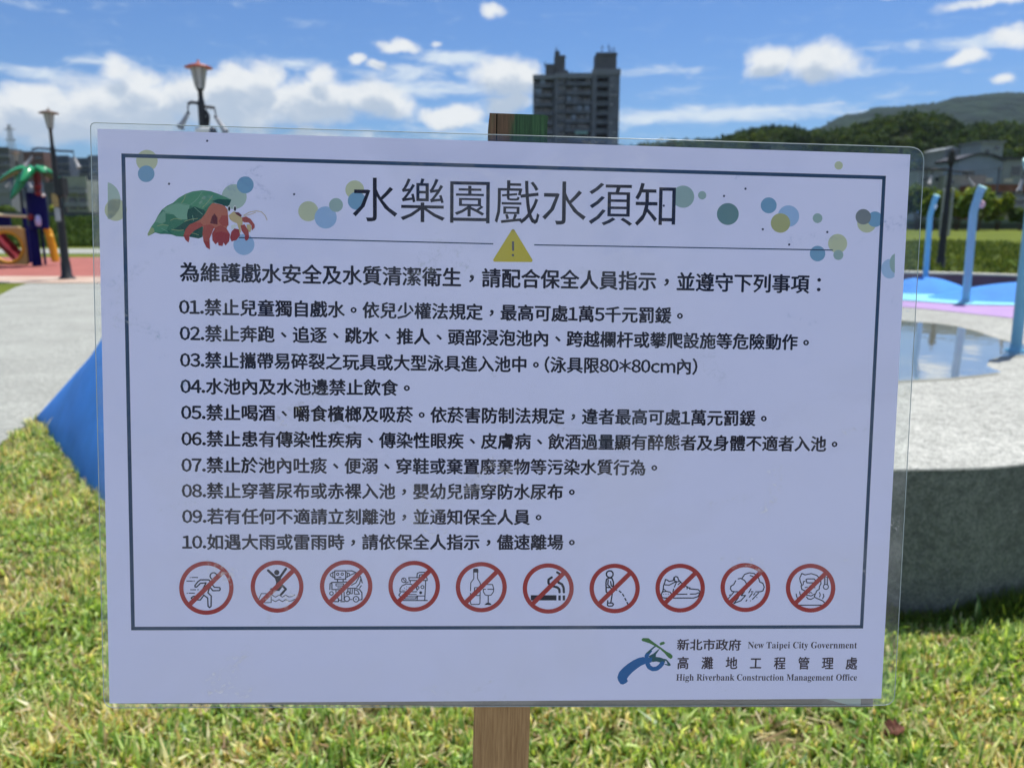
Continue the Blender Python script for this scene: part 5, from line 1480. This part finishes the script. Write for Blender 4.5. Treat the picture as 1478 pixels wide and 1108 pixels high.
# hermit crab picture ------------------------------------------------
def crab():
    def z(x, y): return (200 + x / 6.925, 210 + y / 6.925)
    cols = {'g1': (0.045, 0.20, 0.115), 'g2': (0.09, 0.29, 0.16), 'g3': (0.17, 0.36, 0.24), 'g4': (0.012, 0.085, 0.065), 'g5': (0.34, 0.42, 0.19), 'gl': (0.20, 0.40, 0.27),
            'r1': (0.42, 0.085, 0.065), 'r2': (0.36, 0.045, 0.045), 'r3': (0.50, 0.16, 0.10), 'r4': (0.15, 0.03, 0.035), 'y': (0.62, 0.47, 0.24), 'w': (0.75, 0.76, 0.72), 'k': (0.01, 0.01, 0.02)}
    ms = {k: ink('crab_ink_' + {'g1': 'green', 'g2': 'mid_green', 'g3': 'soft_green', 'g4': 'deep_green', 'g5': 'lime', 'gl': 'pale_green', 'r1': 'coral', 'r2': 'red', 'r3': 'salmon', 'r4': 'maroon', 'y': 'sand', 'w': 'white', 'k': 'black'}[k], v) for k, v in cols.items()}
    names = list(ms); mats = [ms[k] for k in names]; ix = {k: i for i, k in enumerate(names)}
    pic = MB(); lv = [0]
    def poly(pts, c_):
        lv[0] += 1; poly_mb(pic, [z(*p_) for p_ in pts], 0.00005 + lv[0] * 0.0000035, ix[c_])
    def line(pts, w, c_):
        lv[0] += 1; stroke_mb(pic, [z(*p_) for p_ in pts], w / 6.925, 0.00005 + lv[0] * 0.0000035, ix[c_])
    shell = [(95, 905), (90, 885), (125, 815), (165, 760), (195, 700), (235, 640), (290, 600), (345, 575), (400, 525), (470, 485), (540, 460), (640, 448), (720, 458), (800, 485), (880, 520), (928, 543), (900, 612), (830, 590), (760, 575), (700, 640), (650, 760), (640, 915), (600, 930), (520, 915), (440, 912), (380, 908), (330, 890), (270, 885), (220, 885), (165, 870), (120, 895)]
    poly(shell, 'g1')
    poly([(235, 640), (330, 590), (400, 580), (510, 600), (490, 740), (420, 740), (330, 700), (270, 660)], 'gl')
    poly([(345, 575), (400, 525), (470, 485), (540, 460), (640, 448), (720, 458), (800, 485), (928, 543), (780, 545), (720, 580), (640, 640), (600, 640), (520, 600), (430, 580)], 'g2')
    poly([(200, 700), (245, 660), (320, 665), (300, 740), (240, 780), (190, 800), (165, 770)], 'g3')
    poly([(125, 815), (165, 765), (230, 780), (300, 800), (280, 840), (220, 870), (160, 865)], 'g2')
    poly([(95, 905), (90, 885), (125, 815), (155, 830), (160, 865), (120, 895)], 'g5')
    poly([(495, 640), (560, 610), (640, 640), (670, 660), (640, 730), (560, 740), (490, 760), (485, 690)], 'g4')
    poly([(270, 680), (350, 690), (400, 740), (440, 800), (400, 830), (320, 820), (270, 780)], 'g1')
    poly([(440, 780), (500, 745), (600, 735), (640, 760), (640, 915), (600, 930), (520, 915), (430, 905), (330, 885), (290, 850), (350, 840)], 'g4')
    poly([(300, 850), (380, 840), (450, 850), (500, 880), (440, 905), (350, 895)], 'g1')
    poly([(928, 543), (900, 612), (860, 605), (800, 580), (740, 560), (720, 560), (800, 535)], 'g4')
    for pts in ([(470, 490), (455, 540), (430, 575)], [(640, 455), (600, 520), (560, 560), (525, 590)], [(345, 590), (390, 575), (470, 585), (520, 600)], [(250, 660), (245, 710)], [(320, 750), (360, 730), (430, 740)], [(190, 805), (240, 790), (300, 800)],
                [(330, 840), (400, 850), (450, 845)], [(540, 700), (550, 750)], [(560, 620), (640, 690)], [(740, 500), (700, 560), (640, 620)], [(230, 830), (290, 860)], [(460, 760), (520, 740), (590, 730)], [(470, 870), (560, 880), (600, 895)]):
        line(pts, 5, 'g5' if len(pts) % 2 else 'gl')
    # body and legs
    poly([(740, 575), (800, 585), (860, 605), (890, 640), (895, 700), (900, 780), (880, 830), (760, 830), (670, 820), (600, 800), (560, 770), (620, 740), (670, 680), (700, 620)], 'r3')
    poly([(560, 770), (620, 770), (650, 800), (600, 830), (560, 850), (510, 900), (500, 970), (470, 945), (450, 900), (470, 840), (510, 790)], 'r1')
    poly([(450, 900), (500, 890), (510, 930), (500, 970), (470, 945)], 'r2')
    poly([(650, 800), (720, 790), (760, 810), (740, 860), (710, 930), (715, 1040), (680, 1020), (650, 960), (640, 880)], 'r1')
    poly([(650, 960), (700, 960), (715, 1040), (680, 1020)], 'r2')
    poly([(830, 700), (890, 700), (900, 800), (840, 810), (800, 760)], 'r1')
    poly([(760, 680), (790, 720), (790, 790), (715, 780), (735, 710)], 'r4')
    poly([(820, 800), (880, 830), (915, 890), (905, 960), (870, 1000), (850, 970), (840, 1005), (800, 1000), (795, 965), (770, 990), (740, 950), (735, 880), (765, 825)], 'r2')
    poly([(765, 830), (820, 805), (880, 835), (900, 880), (830, 860), (770, 870)], 'r1')
    poly([(960, 830), (1010, 840), (1015, 900), (980, 945), (930, 960), (915, 920), (930, 860)], 'r2')
    # head
    poly([(900, 700), (950, 660), (1000, 680), (1040, 730), (1040, 790), (1000, 830), (985, 780), (940, 760), (915, 740)], 'y')
    poly([(1000, 780), (1020, 780), (1022, 870), (1008, 870)], 'y')
    poly([(925, 800), (960, 790), (985, 800), (960, 830), (930, 840)], 'w')
    poly([(1080, 790), (1120, 790), (1130, 830), (1115, 870), (1090, 850)], 'y')
    poly([(1035, 720), (1075, 710), (1120, 735), (1160, 790), (1162, 820), (1135, 850), (1130, 800), (1100, 770), (1060, 770), (1040, 760)], 'r1')
    poly([(1020, 800), (1060, 790), (1100, 850), (1105, 920), (1075, 955), (1060, 930), (1065, 900), (1030, 850)], 'r1')
    poly([(1065, 900), (1105, 900), (1098, 940), (1075, 955), (1060, 930)], 'r2')
    poly([(960, 668), (1000, 668), (1035, 700), (1020, 715), (980, 690)], 'r4')
    line([(1050, 700), (1110, 668), (1180, 655), (1230, 665), (1265, 700), (1285, 745)], 6, 'y'); line([(1060, 705), (1120, 690), (1170, 670)], 5, 'y')
    for x in (905, 963):
        lv[0] += 1; poly_mb(pic, [z(*p_) for p_ in circle_pts(x, 630, 16, 16, 30)], 0.00005 + lv[0] * .0000035, ix['w'])
        lv[0] += 1; poly_mb(pic, [z(*p_) for p_ in circle_pts(x + 2, 633, 11, 14, 23)], 0.00005 + lv[0] * .0000035, ix['k'])
    pic.build('crab_picture', mats, paper)
crab()

# prohibition signs ---------------------------------------------------
def icon(x0, y0, ring, strokes, label=None):
    """ring = (cx, cy, r) and strokes in the coordinates of a 7.39x enlargement whose corner is (x0, y0)"""
    def z(p_): return (x0 + p_[0] / 7.39, y0 + p_[1] / 7.39)
    mb = MB(); cx, cy, r = ring
    k = 0
    for st in strokes:
        w, pts = st[0], st[1]; fill = len(st) > 2 and st[2] == 'fill'; cl = len(st) > 2 and st[2] == 'closed'
        k += 1; zz = 0.00004 + (k % 6) * 0.000004
        if fill: poly_mb(mb, [z(p_) for p_ in pts], zz, 0)
        else: stroke_mb(mb, [z(p_) for p_ in pts], w / 7.39, zz, 0, closed=cl)
    n = 64; ro, ri = r, r - 46
    a = [L3(*z((cx + ro * math.cos(2 * math.pi * i / n), cy + ro * .985 * math.sin(2 * math.pi * i / n))), 0.00009) for i in range(n)]
    b_ = [L3(*z((cx + ri * math.cos(2 * math.pi * i / n), cy + ri * .985 * math.sin(2 * math.pi * i / n))), 0.00009) for i in range(n)]
    mb.add(a + b_, [(i, (i + 1) % n, n + (i + 1) % n, n + i) for i in range(n)], 1)
    d = (r - 23) * 0.7071
    stroke_mb(mb, [z((cx - d, cy + d * .985)), z((cx + d, cy - d * .985))], 50 / 7.39, 0.000094, 1, caps=False)
    mb.build('prohibition_icon', [K['black'], K['red']], paper)
W = 14
def circ(cx, cy, r, w=W, n=20, ry=None): return (w, circle_pts(cx, cy, r, n, ry), 'closed')
def arc(cx, cy, r, a0, a1, w=W, n=12, ry=None): return (w, [(cx + r * math.cos(math.radians(a0 + (a1 - a0) * i / n)), cy + (ry or r) * math.sin(math.radians(a0 + (a1 - a0) * i / n))) for i in range(n + 1)])
def dash(x0, x1, y, w=10): return (w, [(x0, y), (x1, y)])
# 1 running
icon(250, 800, (354, 355, 290), [circ(430, 228, 36), dash(200, 262, 243), dash(180, 184, 245), dash(146, 205, 281), dash(220, 226, 280), dash(185, 240, 374), dash(262, 268, 373), dash(170, 228, 410), dash(148, 154, 411),
    (W, [(400, 290), (380, 268), (290, 268), (262, 290), (232, 328), (234, 345), (250, 345), (290, 305), (350, 300), (330, 340), (300, 400)]), (W, [(415, 318), (440, 348), (495, 350), (503, 366), (495, 382), (425, 384), (395, 350)]),
    (W, [(300, 400), (262, 440), (210, 446), (192, 462), (210, 482), (290, 482), (325, 435)]), (W, [(325, 430), (368, 462), (372, 550), (388, 564), (404, 550), (406, 440), (370, 405), (385, 360)])])
# 2 jumping into water
icon(250, 800, (1108, 340, 282), [(2, circle_pts(1105, 190, 28, 18), 'fill'), (26, [(1012, 168), (1095, 245)]), (26, [(1203, 150), (1140, 240)]), (2, [(1078, 235), (1105, 228), (1150, 222), (1150, 300), (1175, 330), (1130, 390), (1090, 350), (1098, 290)], 'fill'),
    (24, [(1110, 320), (1118, 375), (1045, 368)]), (24, [(1155, 320), (1202, 368), (1150, 425)]), (9, [(915, 470), (940, 415), (1045, 415), (1045, 510), (975, 512)]),
    (9, [(1055, 430), (1090, 452), (1130, 430), (1165, 452), (1200, 430), (1235, 450), (1270, 445), (1298, 428)]), (9, [(1055, 480), (1090, 500), (1130, 478), (1165, 500), (1200, 478), (1235, 495), (1270, 490), (1295, 475)])])
# 3 toys
icon(450, 800, (367, 335, 280), [(12, [(245, 172), (362, 172), (362, 262), (245, 262)], 'closed'), circ(277, 207, 13, 10, 12), circ(325, 207, 13, 10, 12), (9, [(290, 241), (312, 241)]), (10, [(240, 185), (205, 200), (195, 215), (205, 230), (240, 245)]), (10, [(225, 185), (225, 245)]),
    (10, [(368, 190), (400, 200), (405, 225), (368, 240)]), (10, [(380, 195), (380, 240)]), (12, [(275, 268), (275, 290)]), (12, [(335, 268), (335, 290)]), (12, [(215, 372), (215, 295), (370, 290), (400, 305)]), (12, [(215, 295), (195, 310), (193, 372)]), (12, [(215, 372), (300, 372)]),
    (10, [(258, 310), (340, 310), (340, 332), (258, 332)], 'closed'), (10, [(275, 352), (310, 352)]), circ(210, 412, 19, 10, 14), (10, [(258, 378), (258, 400)]), (11, [(320, 400), (320, 485), (290, 485)]), (11, [(345, 400), (345, 480)]), (12, [(232, 500), (285, 500), (285, 470), (262, 450)]), (12, [(310, 500), (350, 500)]),
    (12, [(375, 172), (430, 172), (480, 195), (520, 235), (538, 300)]), (11, [(400, 222), (450, 200), (490, 205)]), (11, [(425, 325), (470, 300), (505, 240)]), (11, [(480, 345), (510, 310), (522, 260)]), (11, [(510, 355), (528, 330)]),
    (12, [(385, 400), (385, 360), (470, 358), (510, 372), (535, 405), (536, 478), (510, 482)]), (10, [(410, 370), (410, 415), (432, 415), (432, 370)]), (10, [(455, 370), (455, 420), (508, 420), (490, 385), (455, 370)]), circ(472, 474, 30, 11, 16), circ(472, 474, 3, 8, 8), circ(375, 470, 28, 11, 16), circ(388, 408, 17, 10, 12), (9, [(410, 478), (430, 478)])])
# 4 food and drink
icon(450, 800, (1092, 336, 275), [(11, [(1035, 245), (1228, 245), (1232, 275), (1040, 275)], 'closed'), (11, [(1122, 240), (1125, 200), (1150, 188), (1205, 188), (1218, 205)]), (11, [(1148, 240), (1150, 215), (1185, 212)]), (11, [(1215, 280), (1205, 490)]), (11, [(1050, 280), (1050, 300)]),
    circ(1180, 345, 16, 10, 14), circ(1130, 352, 14, 10, 12), (2, circle_pts(1162, 405, 16, 14), 'fill'), (10, [(1120, 440), (1205, 440)]), (10, [(1130, 445), (1122, 485)]), (11, [(975, 488), (1232, 488)]),
    circ(982, 272, 24, 10, 14), (10, [(975, 262), (990, 278)]), (11, [(940, 395), (942, 360), (965, 330), (1010, 312), (1060, 315), (1110, 345), (1125, 380)]), (11, [(940, 395), (1120, 395)]), (11, [(945, 408), (928, 430), (945, 448), (1120, 448)]), (10, [(1010, 425), (1115, 425)]), (11, [(975, 470), (1110, 470), (1115, 450)]),
    (6, [(960, 372), (966, 378)]), (6, [(985, 352), (991, 358)]), (6, [(1005, 372), (1011, 366)]), (6, [(1010, 338), (1016, 344)]), (6, [(1035, 352), (1041, 346)]), (6, [(980, 382), (986, 376)]), (10, [(1000, 300), (1030, 290)])])
# 5 alcohol
icon(650, 800, (330, 346, 272), [(2, [(243, 155), (255, 148), (288, 148), (298, 156), (300, 190), (243, 190)], 'fill'), (10, [(250, 190), (250, 255), (218, 300), (215, 385)]), (10, [(290, 190), (290, 255), (318, 300), (322, 340)]), (10, [(215, 410), (214, 515), (225, 530), (305, 530), (316, 515), (318, 390)]),
    (10, [(300, 350), (258, 352), (256, 400)]), (10, [(262, 435), (315, 435)]), (10, [(395, 318), (450, 318), (462, 360), (460, 395), (435, 430), (404, 436), (372, 428), (352, 395), (352, 375)]), (10, [(352, 368), (375, 368)]), (10, [(400, 368), (460, 368)]), (11, [(404, 436), (404, 515)]), (2, [(362, 536), (380, 518), (404, 508), (428, 518), (442, 536)], 'fill')])
# 6 smoking
icon(650, 800, (1044, 360, 272), [(2, [(858, 432), (1132, 432), (1132, 487), (858, 487)], 'fill'), (2, [(1152, 434), (1178, 434), (1178, 487), (1152, 487)], 'fill'), (2, [(1198, 434), (1224, 434), (1224, 487), (1198, 487)], 'fill'),
    (26, [(1165, 400), (1162, 370), (1145, 350), (1110, 340), (1065, 330), (1046, 300), (1048, 265), (1082, 242)]), (26, [(1211, 400), (1208, 350), (1190, 315), (1150, 295), (1150, 240)]), (24, [(1138, 188), (1165, 205)])])
# 7 urinating
icon(840, 800, (348, 360, 268), [circ(296, 208, 36, 16), (16, [(262, 262), (256, 300), (258, 395), (272, 408)]), (16, [(262, 262), (290, 248), (318, 250), (335, 290), (335, 340)]), (14, [(280, 270), (275, 320), (325, 375)]), (14, [(305, 285), (312, 330), (340, 350)]), (14, [(262, 350), (290, 350)]),
    (14, [(325, 405), (308, 508)]), (14, [(275, 490), (272, 540), (285, 548), (325, 546), (336, 530), (325, 515), (280, 515)]), (14, [(362, 376), (370, 378)]), (14, [(398, 388), (416, 402)]), (14, [(433, 420), (446, 440)]), (14, [(457, 465), (470, 488)]), (14, [(480, 508), (490, 528)])])
# 8 shoes
icon(840, 800, (1047, 356, 264), [(13, [(890, 265), (885, 290), (870, 330), (865, 380), (845, 425), (852, 455), (880, 462), (1190, 462), (1240, 445), (1262, 395), (1240, 372), (1160, 365), (1120, 345), (1060, 300), (1030, 270), (1020, 240), (1000, 232), (980, 245), (975, 275), (930, 285), (905, 268), (890, 265)]),
    (12, [(880, 320), (930, 325), (985, 295), (1035, 285)]), (12, [(985, 250), (990, 285), (1010, 285)]), (12, [(865, 395), (900, 390), (940, 400), (960, 425), (1120, 420)]), (12, [(1155, 420), (1215, 418), (1245, 405)]), (11, [(1005, 300), (985, 345)]), (11, [(978, 365), (970, 395)]), (11, [(1050, 295), (1025, 320)]), (10, [(870, 365), (895, 385)]),
    (11, [(1100, 325), (1090, 350)]), (11, [(1125, 340), (1120, 365)]), (11, [(1150, 350), (1150, 370)]), (8, [(868, 420), (872, 420)]), (8, [(893, 420), (897, 420)]), (8, [(918, 420), (922, 420)])])
# 9 storm
icon(1030, 800, (338, 350, 265), [(12, [(235, 278), (215, 318), (185, 335), (178, 365), (195, 390), (225, 395), (330, 395)]), (12, [(262, 258), (290, 252), (330, 275), (352, 310)]), (12, [(305, 250), (330, 210), (380, 193), (430, 200), (475, 235), (492, 290)]), (12, [(390, 222), (425, 235)]), (12, [(492, 290), (525, 305), (540, 345), (525, 385), (495, 395), (445, 396)]), (12, [(400, 395), (420, 395)]),
    (12, [(398, 365), (375, 405)]), (11, [(215, 400), (155, 470)]), (10, [(168, 435), (178, 425)]), (12, [(320, 405), (295, 435), (340, 435), (290, 490), (215, 520), (255, 470), (265, 455)]), (12, [(410, 412), (382, 452)]), (12, [(425, 430), (440, 412)]), (12, [(355, 482), (345, 495)]), (12, [(478, 408), (415, 475)]), (9, [(460, 455), (463, 456)]), (9, [(390, 490), (393, 492)])])
# 10 feeling ill
icon(1030, 800, (1034, 356, 264), [(12, [(945, 330), (925, 290), (918, 250), (940, 200), (975, 215), (1040, 202), (1100, 220), (1140, 260), (1145, 310), (1130, 335)]), (11, [(955, 320), (958, 285), (975, 285)]), (12, [(985, 265), (1000, 258), (1070, 258), (1085, 272), (1078, 300), (995, 300)], 'closed'),
    (12, [(932, 330), (940, 370), (975, 385), (990, 430), (1040, 440), (1075, 420)]), (12, [(1130, 335), (1125, 370), (1100, 385), (1085, 420), (1072, 450), (1100, 465), (1160, 490), (1188, 515)]), (10, [(975, 350), (1000, 345)]), (10, [(1060, 348), (1082, 352)]), (10, [(1020, 410), (1035, 402), (1050, 410)]), (12, [(990, 450), (1010, 472), (1040, 475), (1065, 462)]), (12, [(895, 538), (1150, 538)]),
    (11, [(880, 420), (885, 445), (892, 460)]), (11, [(918, 395), (920, 415), (928, 432)]), (11, [(1128, 402), (1138, 425), (1130, 450)]), (11, [(1170, 420), (1176, 445), (1162, 468)]), (11, [(1182, 240), (1182, 315)]), (11, [(1215, 240), (1214, 315)]), circ(1197, 342, 27, 11, 18), (6, [(1197, 250), (1197, 300)]), (9, [(1182, 238), (1215, 238)])])

# office emblem -------------------------------------------------------
def emblem():
    def z(p_): return (880 + p_[0] / 12.31, 910 + p_[1] / 12.31)
    mats = [ink('emblem_blue', (0.012, 0.13, 0.36)), ink('emblem_green', (0.06, 0.20, 0.05)), ink('emblem_teal', (0.012, 0.10, 0.11))]
    mb = MB()
    def P_(pts, mi, lv=0): poly_mb(mb, [z(p_) for p_ in pts], 0.00005 + lv * .000004, mi)
    P_([(600, 460), (520, 475), (420, 520), (320, 585), (240, 650), (165, 730), (135, 820), (150, 880), (190, 940), (235, 950), (290, 925), (325, 890), (305, 850), (340, 800), (400, 735), (480, 670), (560, 615), (640, 580), (690, 500)], 0, 0)
    P_([(640, 400), (720, 340), (760, 350), (700, 430), (690, 480), (620, 480), (620, 430)], 0, 1)
    P_([(635, 400), (800, 260), (830, 270), (740, 345), (700, 400)], 2, 2)
    P_([(700, 440), (780, 400), (860, 330), (895, 310), (820, 420), (820, 460), (900, 470), (980, 500), (985, 560), (900, 560), (830, 540), (760, 550), (700, 520)], 2, 3)
    # the loop
    stroke = [(680, 520), (670, 580), (700, 640), (760, 675), (830, 670), (890, 630), (935, 575)]
    stroke_mb(mb, [z(p_) for p_ in stroke], 82 / 12.31, 0.00007, 0)
    P_([(640, 470), (760, 470), (740, 560), (700, 560), (640, 560)], 0, 6)
    P_([(970, 490), (1010, 505), (1060, 560), (1088, 605), (1060, 622), (1000, 605), (970, 590), (985, 580), (1030, 590), (1010, 540), (975, 520)], 2, 7)
    P_([(565, 150), (590, 125), (690, 128), (740, 170), (830, 235), (920, 300), (1010, 365), (1080, 400), (1118, 440), (1110, 480), (1080, 495), (1040, 470), (980, 400), (900, 325), (800, 265), (700, 215), (590, 182), (570, 170)], 1, 8)
    P_([(885, 225), (910, 200), (960, 188), (985, 210), (965, 235), (900, 255)], 1, 9)
    mb.build('office_emblem', mats, paper)
emblem()

# clear laminate pouch -------------------------------------------------
def film_material():
    m = bpy.data.materials.new('clear_laminate'); m.use_nodes = True
    nt = m.node_tree; N, L = nt.nodes, nt.links; N.remove(N['Principled BSDF'])
    tc = N.new('ShaderNodeTexCoord')
    def noise(sc, det=4, ro=.55, dist=0, st=(1, 1, 1)):
        mp = N.new('ShaderNodeMapping'); mp.inputs['Scale'].default_value = st; L.new(tc.outputs['Object'], mp.inputs[0])
        n = N.new('ShaderNodeTexNoise'); n.inputs['Scale'].default_value = sc; n.inputs['Detail'].default_value = det; n.inputs['Roughness'].default_value = ro; n.inputs['Distortion'].default_value = dist
        L.new(mp.outputs[0], n.inputs['Vector']); return n.outputs[0]
    def mth(op, a, b_, c_=None, clamp=False):
        n = N.new('ShaderNodeMath'); n.operation = op; n.use_clamp = clamp
        for i, x in enumerate((a, b_, c_)):
            if x is None: continue
            if isinstance(x, (int, float)): n.inputs[i].default_value = x
            else: L.new(x, n.inputs[i])
        return n.outputs[0]
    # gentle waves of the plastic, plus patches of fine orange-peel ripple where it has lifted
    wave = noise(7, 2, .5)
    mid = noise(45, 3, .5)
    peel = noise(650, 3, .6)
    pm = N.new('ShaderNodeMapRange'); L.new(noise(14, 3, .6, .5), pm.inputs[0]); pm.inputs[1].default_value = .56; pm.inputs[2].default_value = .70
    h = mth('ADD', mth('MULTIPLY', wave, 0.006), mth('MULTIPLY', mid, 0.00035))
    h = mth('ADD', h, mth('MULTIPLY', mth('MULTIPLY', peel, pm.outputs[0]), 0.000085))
    bp = N.new('ShaderNodeBump'); bp.inputs['Strength'].default_value = 1.0; bp.inputs['Distance'].default_value = 1.0
    L.new(h, bp.inputs['Height'])
    # thin film: light leaving through it reflects no more than light entering
    geo = N.new('ShaderNodeNewGeometry')
    fr = N.new('ShaderNodeFresnel'); L.new(mth('MULTIPLY_ADD', geo.outputs['Backfacing'], 1 / 1.52 - 1.52, 1.52), fr.inputs[0]); L.new(bp.outputs[0], fr.inputs['Normal'])
    k = mth('MULTIPLY', fr.outputs[0], 0.62, None, True)
    tr_ = N.new('ShaderNodeBsdfTransparent'); tr_.inputs[0].default_value = (0.965, 0.975, 0.97, 1)
    gl = N.new('ShaderNodeBsdfGlossy'); gl.inputs['Roughness'].default_value = 0.045; L.new(bp.outputs[0], gl.inputs['Normal'])
    df = N.new('ShaderNodeBsdfDiffuse'); df.inputs[0].default_value = (0.75, 0.78, 0.76, 1)
    tl = N.new('ShaderNodeBsdfTranslucent'); tl.inputs[0].default_value = (0.75, 0.80, 0.78, 1)
    hz = N.new('ShaderNodeMixShader'); hz.inputs[0].default_value = .5; L.new(df.outputs[0], hz.inputs[1]); L.new(tl.outputs[0], hz.inputs[2])
    # faint milkiness, plus speckled and soft patches of added gloss imitating glare
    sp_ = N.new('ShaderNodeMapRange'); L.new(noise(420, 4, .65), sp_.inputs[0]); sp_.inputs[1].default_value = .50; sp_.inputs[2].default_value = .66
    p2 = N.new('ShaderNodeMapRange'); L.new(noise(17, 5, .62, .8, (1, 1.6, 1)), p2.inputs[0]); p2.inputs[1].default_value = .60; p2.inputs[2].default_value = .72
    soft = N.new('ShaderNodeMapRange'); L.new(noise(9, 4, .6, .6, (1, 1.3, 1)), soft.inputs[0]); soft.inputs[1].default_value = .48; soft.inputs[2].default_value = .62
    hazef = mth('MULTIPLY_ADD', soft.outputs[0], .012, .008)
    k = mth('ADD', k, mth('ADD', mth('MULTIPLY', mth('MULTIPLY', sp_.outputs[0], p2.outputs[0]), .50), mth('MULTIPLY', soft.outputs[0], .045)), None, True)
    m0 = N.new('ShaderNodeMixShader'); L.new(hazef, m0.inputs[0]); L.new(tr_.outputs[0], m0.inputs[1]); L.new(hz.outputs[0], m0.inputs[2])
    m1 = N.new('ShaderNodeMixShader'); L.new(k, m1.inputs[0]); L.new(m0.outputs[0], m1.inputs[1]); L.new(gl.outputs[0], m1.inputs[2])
    L.new(m1.outputs[0], N['Material Output'].inputs[0])
    return m
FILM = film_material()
def rounded(corners, r):
    out = []; n = len(corners)
    for i in range(n):
        p0, p1, p2 = Vector(corners[i - 1]), Vector(corners[i]), Vector(corners[(i + 1) % n])
        a, b_ = (p0 - p1).normalized() * r[i], (p2 - p1).normalized() * r[i]
        for k in range(7):
            t_ = k / 6; out.append(tuple((p1 + a) * (1 - t_) ** 2 + p1 * 2 * t_ * (1 - t_) + (p1 + b_) * t_ ** 2))
    return out
film_px = rounded([(130.5, 177), (1334.5, 213), (1290.5, 1017), (150, 1021)], [8, 22, 16, 16])
def film():
    # front and back film as one closed skin
    n = len(film_px); z0, z1 = -0.0005, 0.00035
    a = [L3(x, y, z0) for x, y in film_px]; b_ = [L3(x, y, z1) for x, y in film_px]
    mb = MB(); mb.add(a + b_, [tuple(range(n, 2 * n))[::-1], tuple(range(n))] + [(i, i + n, (i + 1) % n + n, (i + 1) % n) for i in range(n)])
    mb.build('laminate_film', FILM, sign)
    # sealed outer rim catches the light
    mb = MB(); c_ = [(x * 1.0, y * 1.0) for x, y in film_px]
    pts = [L3(x, y, 0) for x, y in film_px] + [L3(*film_px[0], 0)]
    mb.tube(pts, 0.00022, 6, cap=False)
    mb.build('film_rim', mat('laminate_rim', (0.42, 0.48, 0.46), 0.25, 0.6), sign)
film()

# ------------------------------------------------------------------ the humid summer air
def haze():
    m = bpy.data.materials.new('humid_air'); m.use_nodes = True
    N, L = m.node_tree.nodes, m.node_tree.links
    N.remove(N['Principled BSDF'])
    v = N.new('ShaderNodeVolumePrincipled'); v.inputs['Color'].default_value = (0.72, 0.84, 1.0, 1); v.inputs['Density'].default_value = 0.00006
    v.inputs['Anisotropy'].default_value = 0.0
    L.new(v.outputs[0], N['Material Output'].inputs['Volume'])
    mb = MB(); mb.box((-2700, -1300, -1.5), (2700, 2700, 400)); o = mb.build('haze', m); tag(o, kind='stuff')
haze()
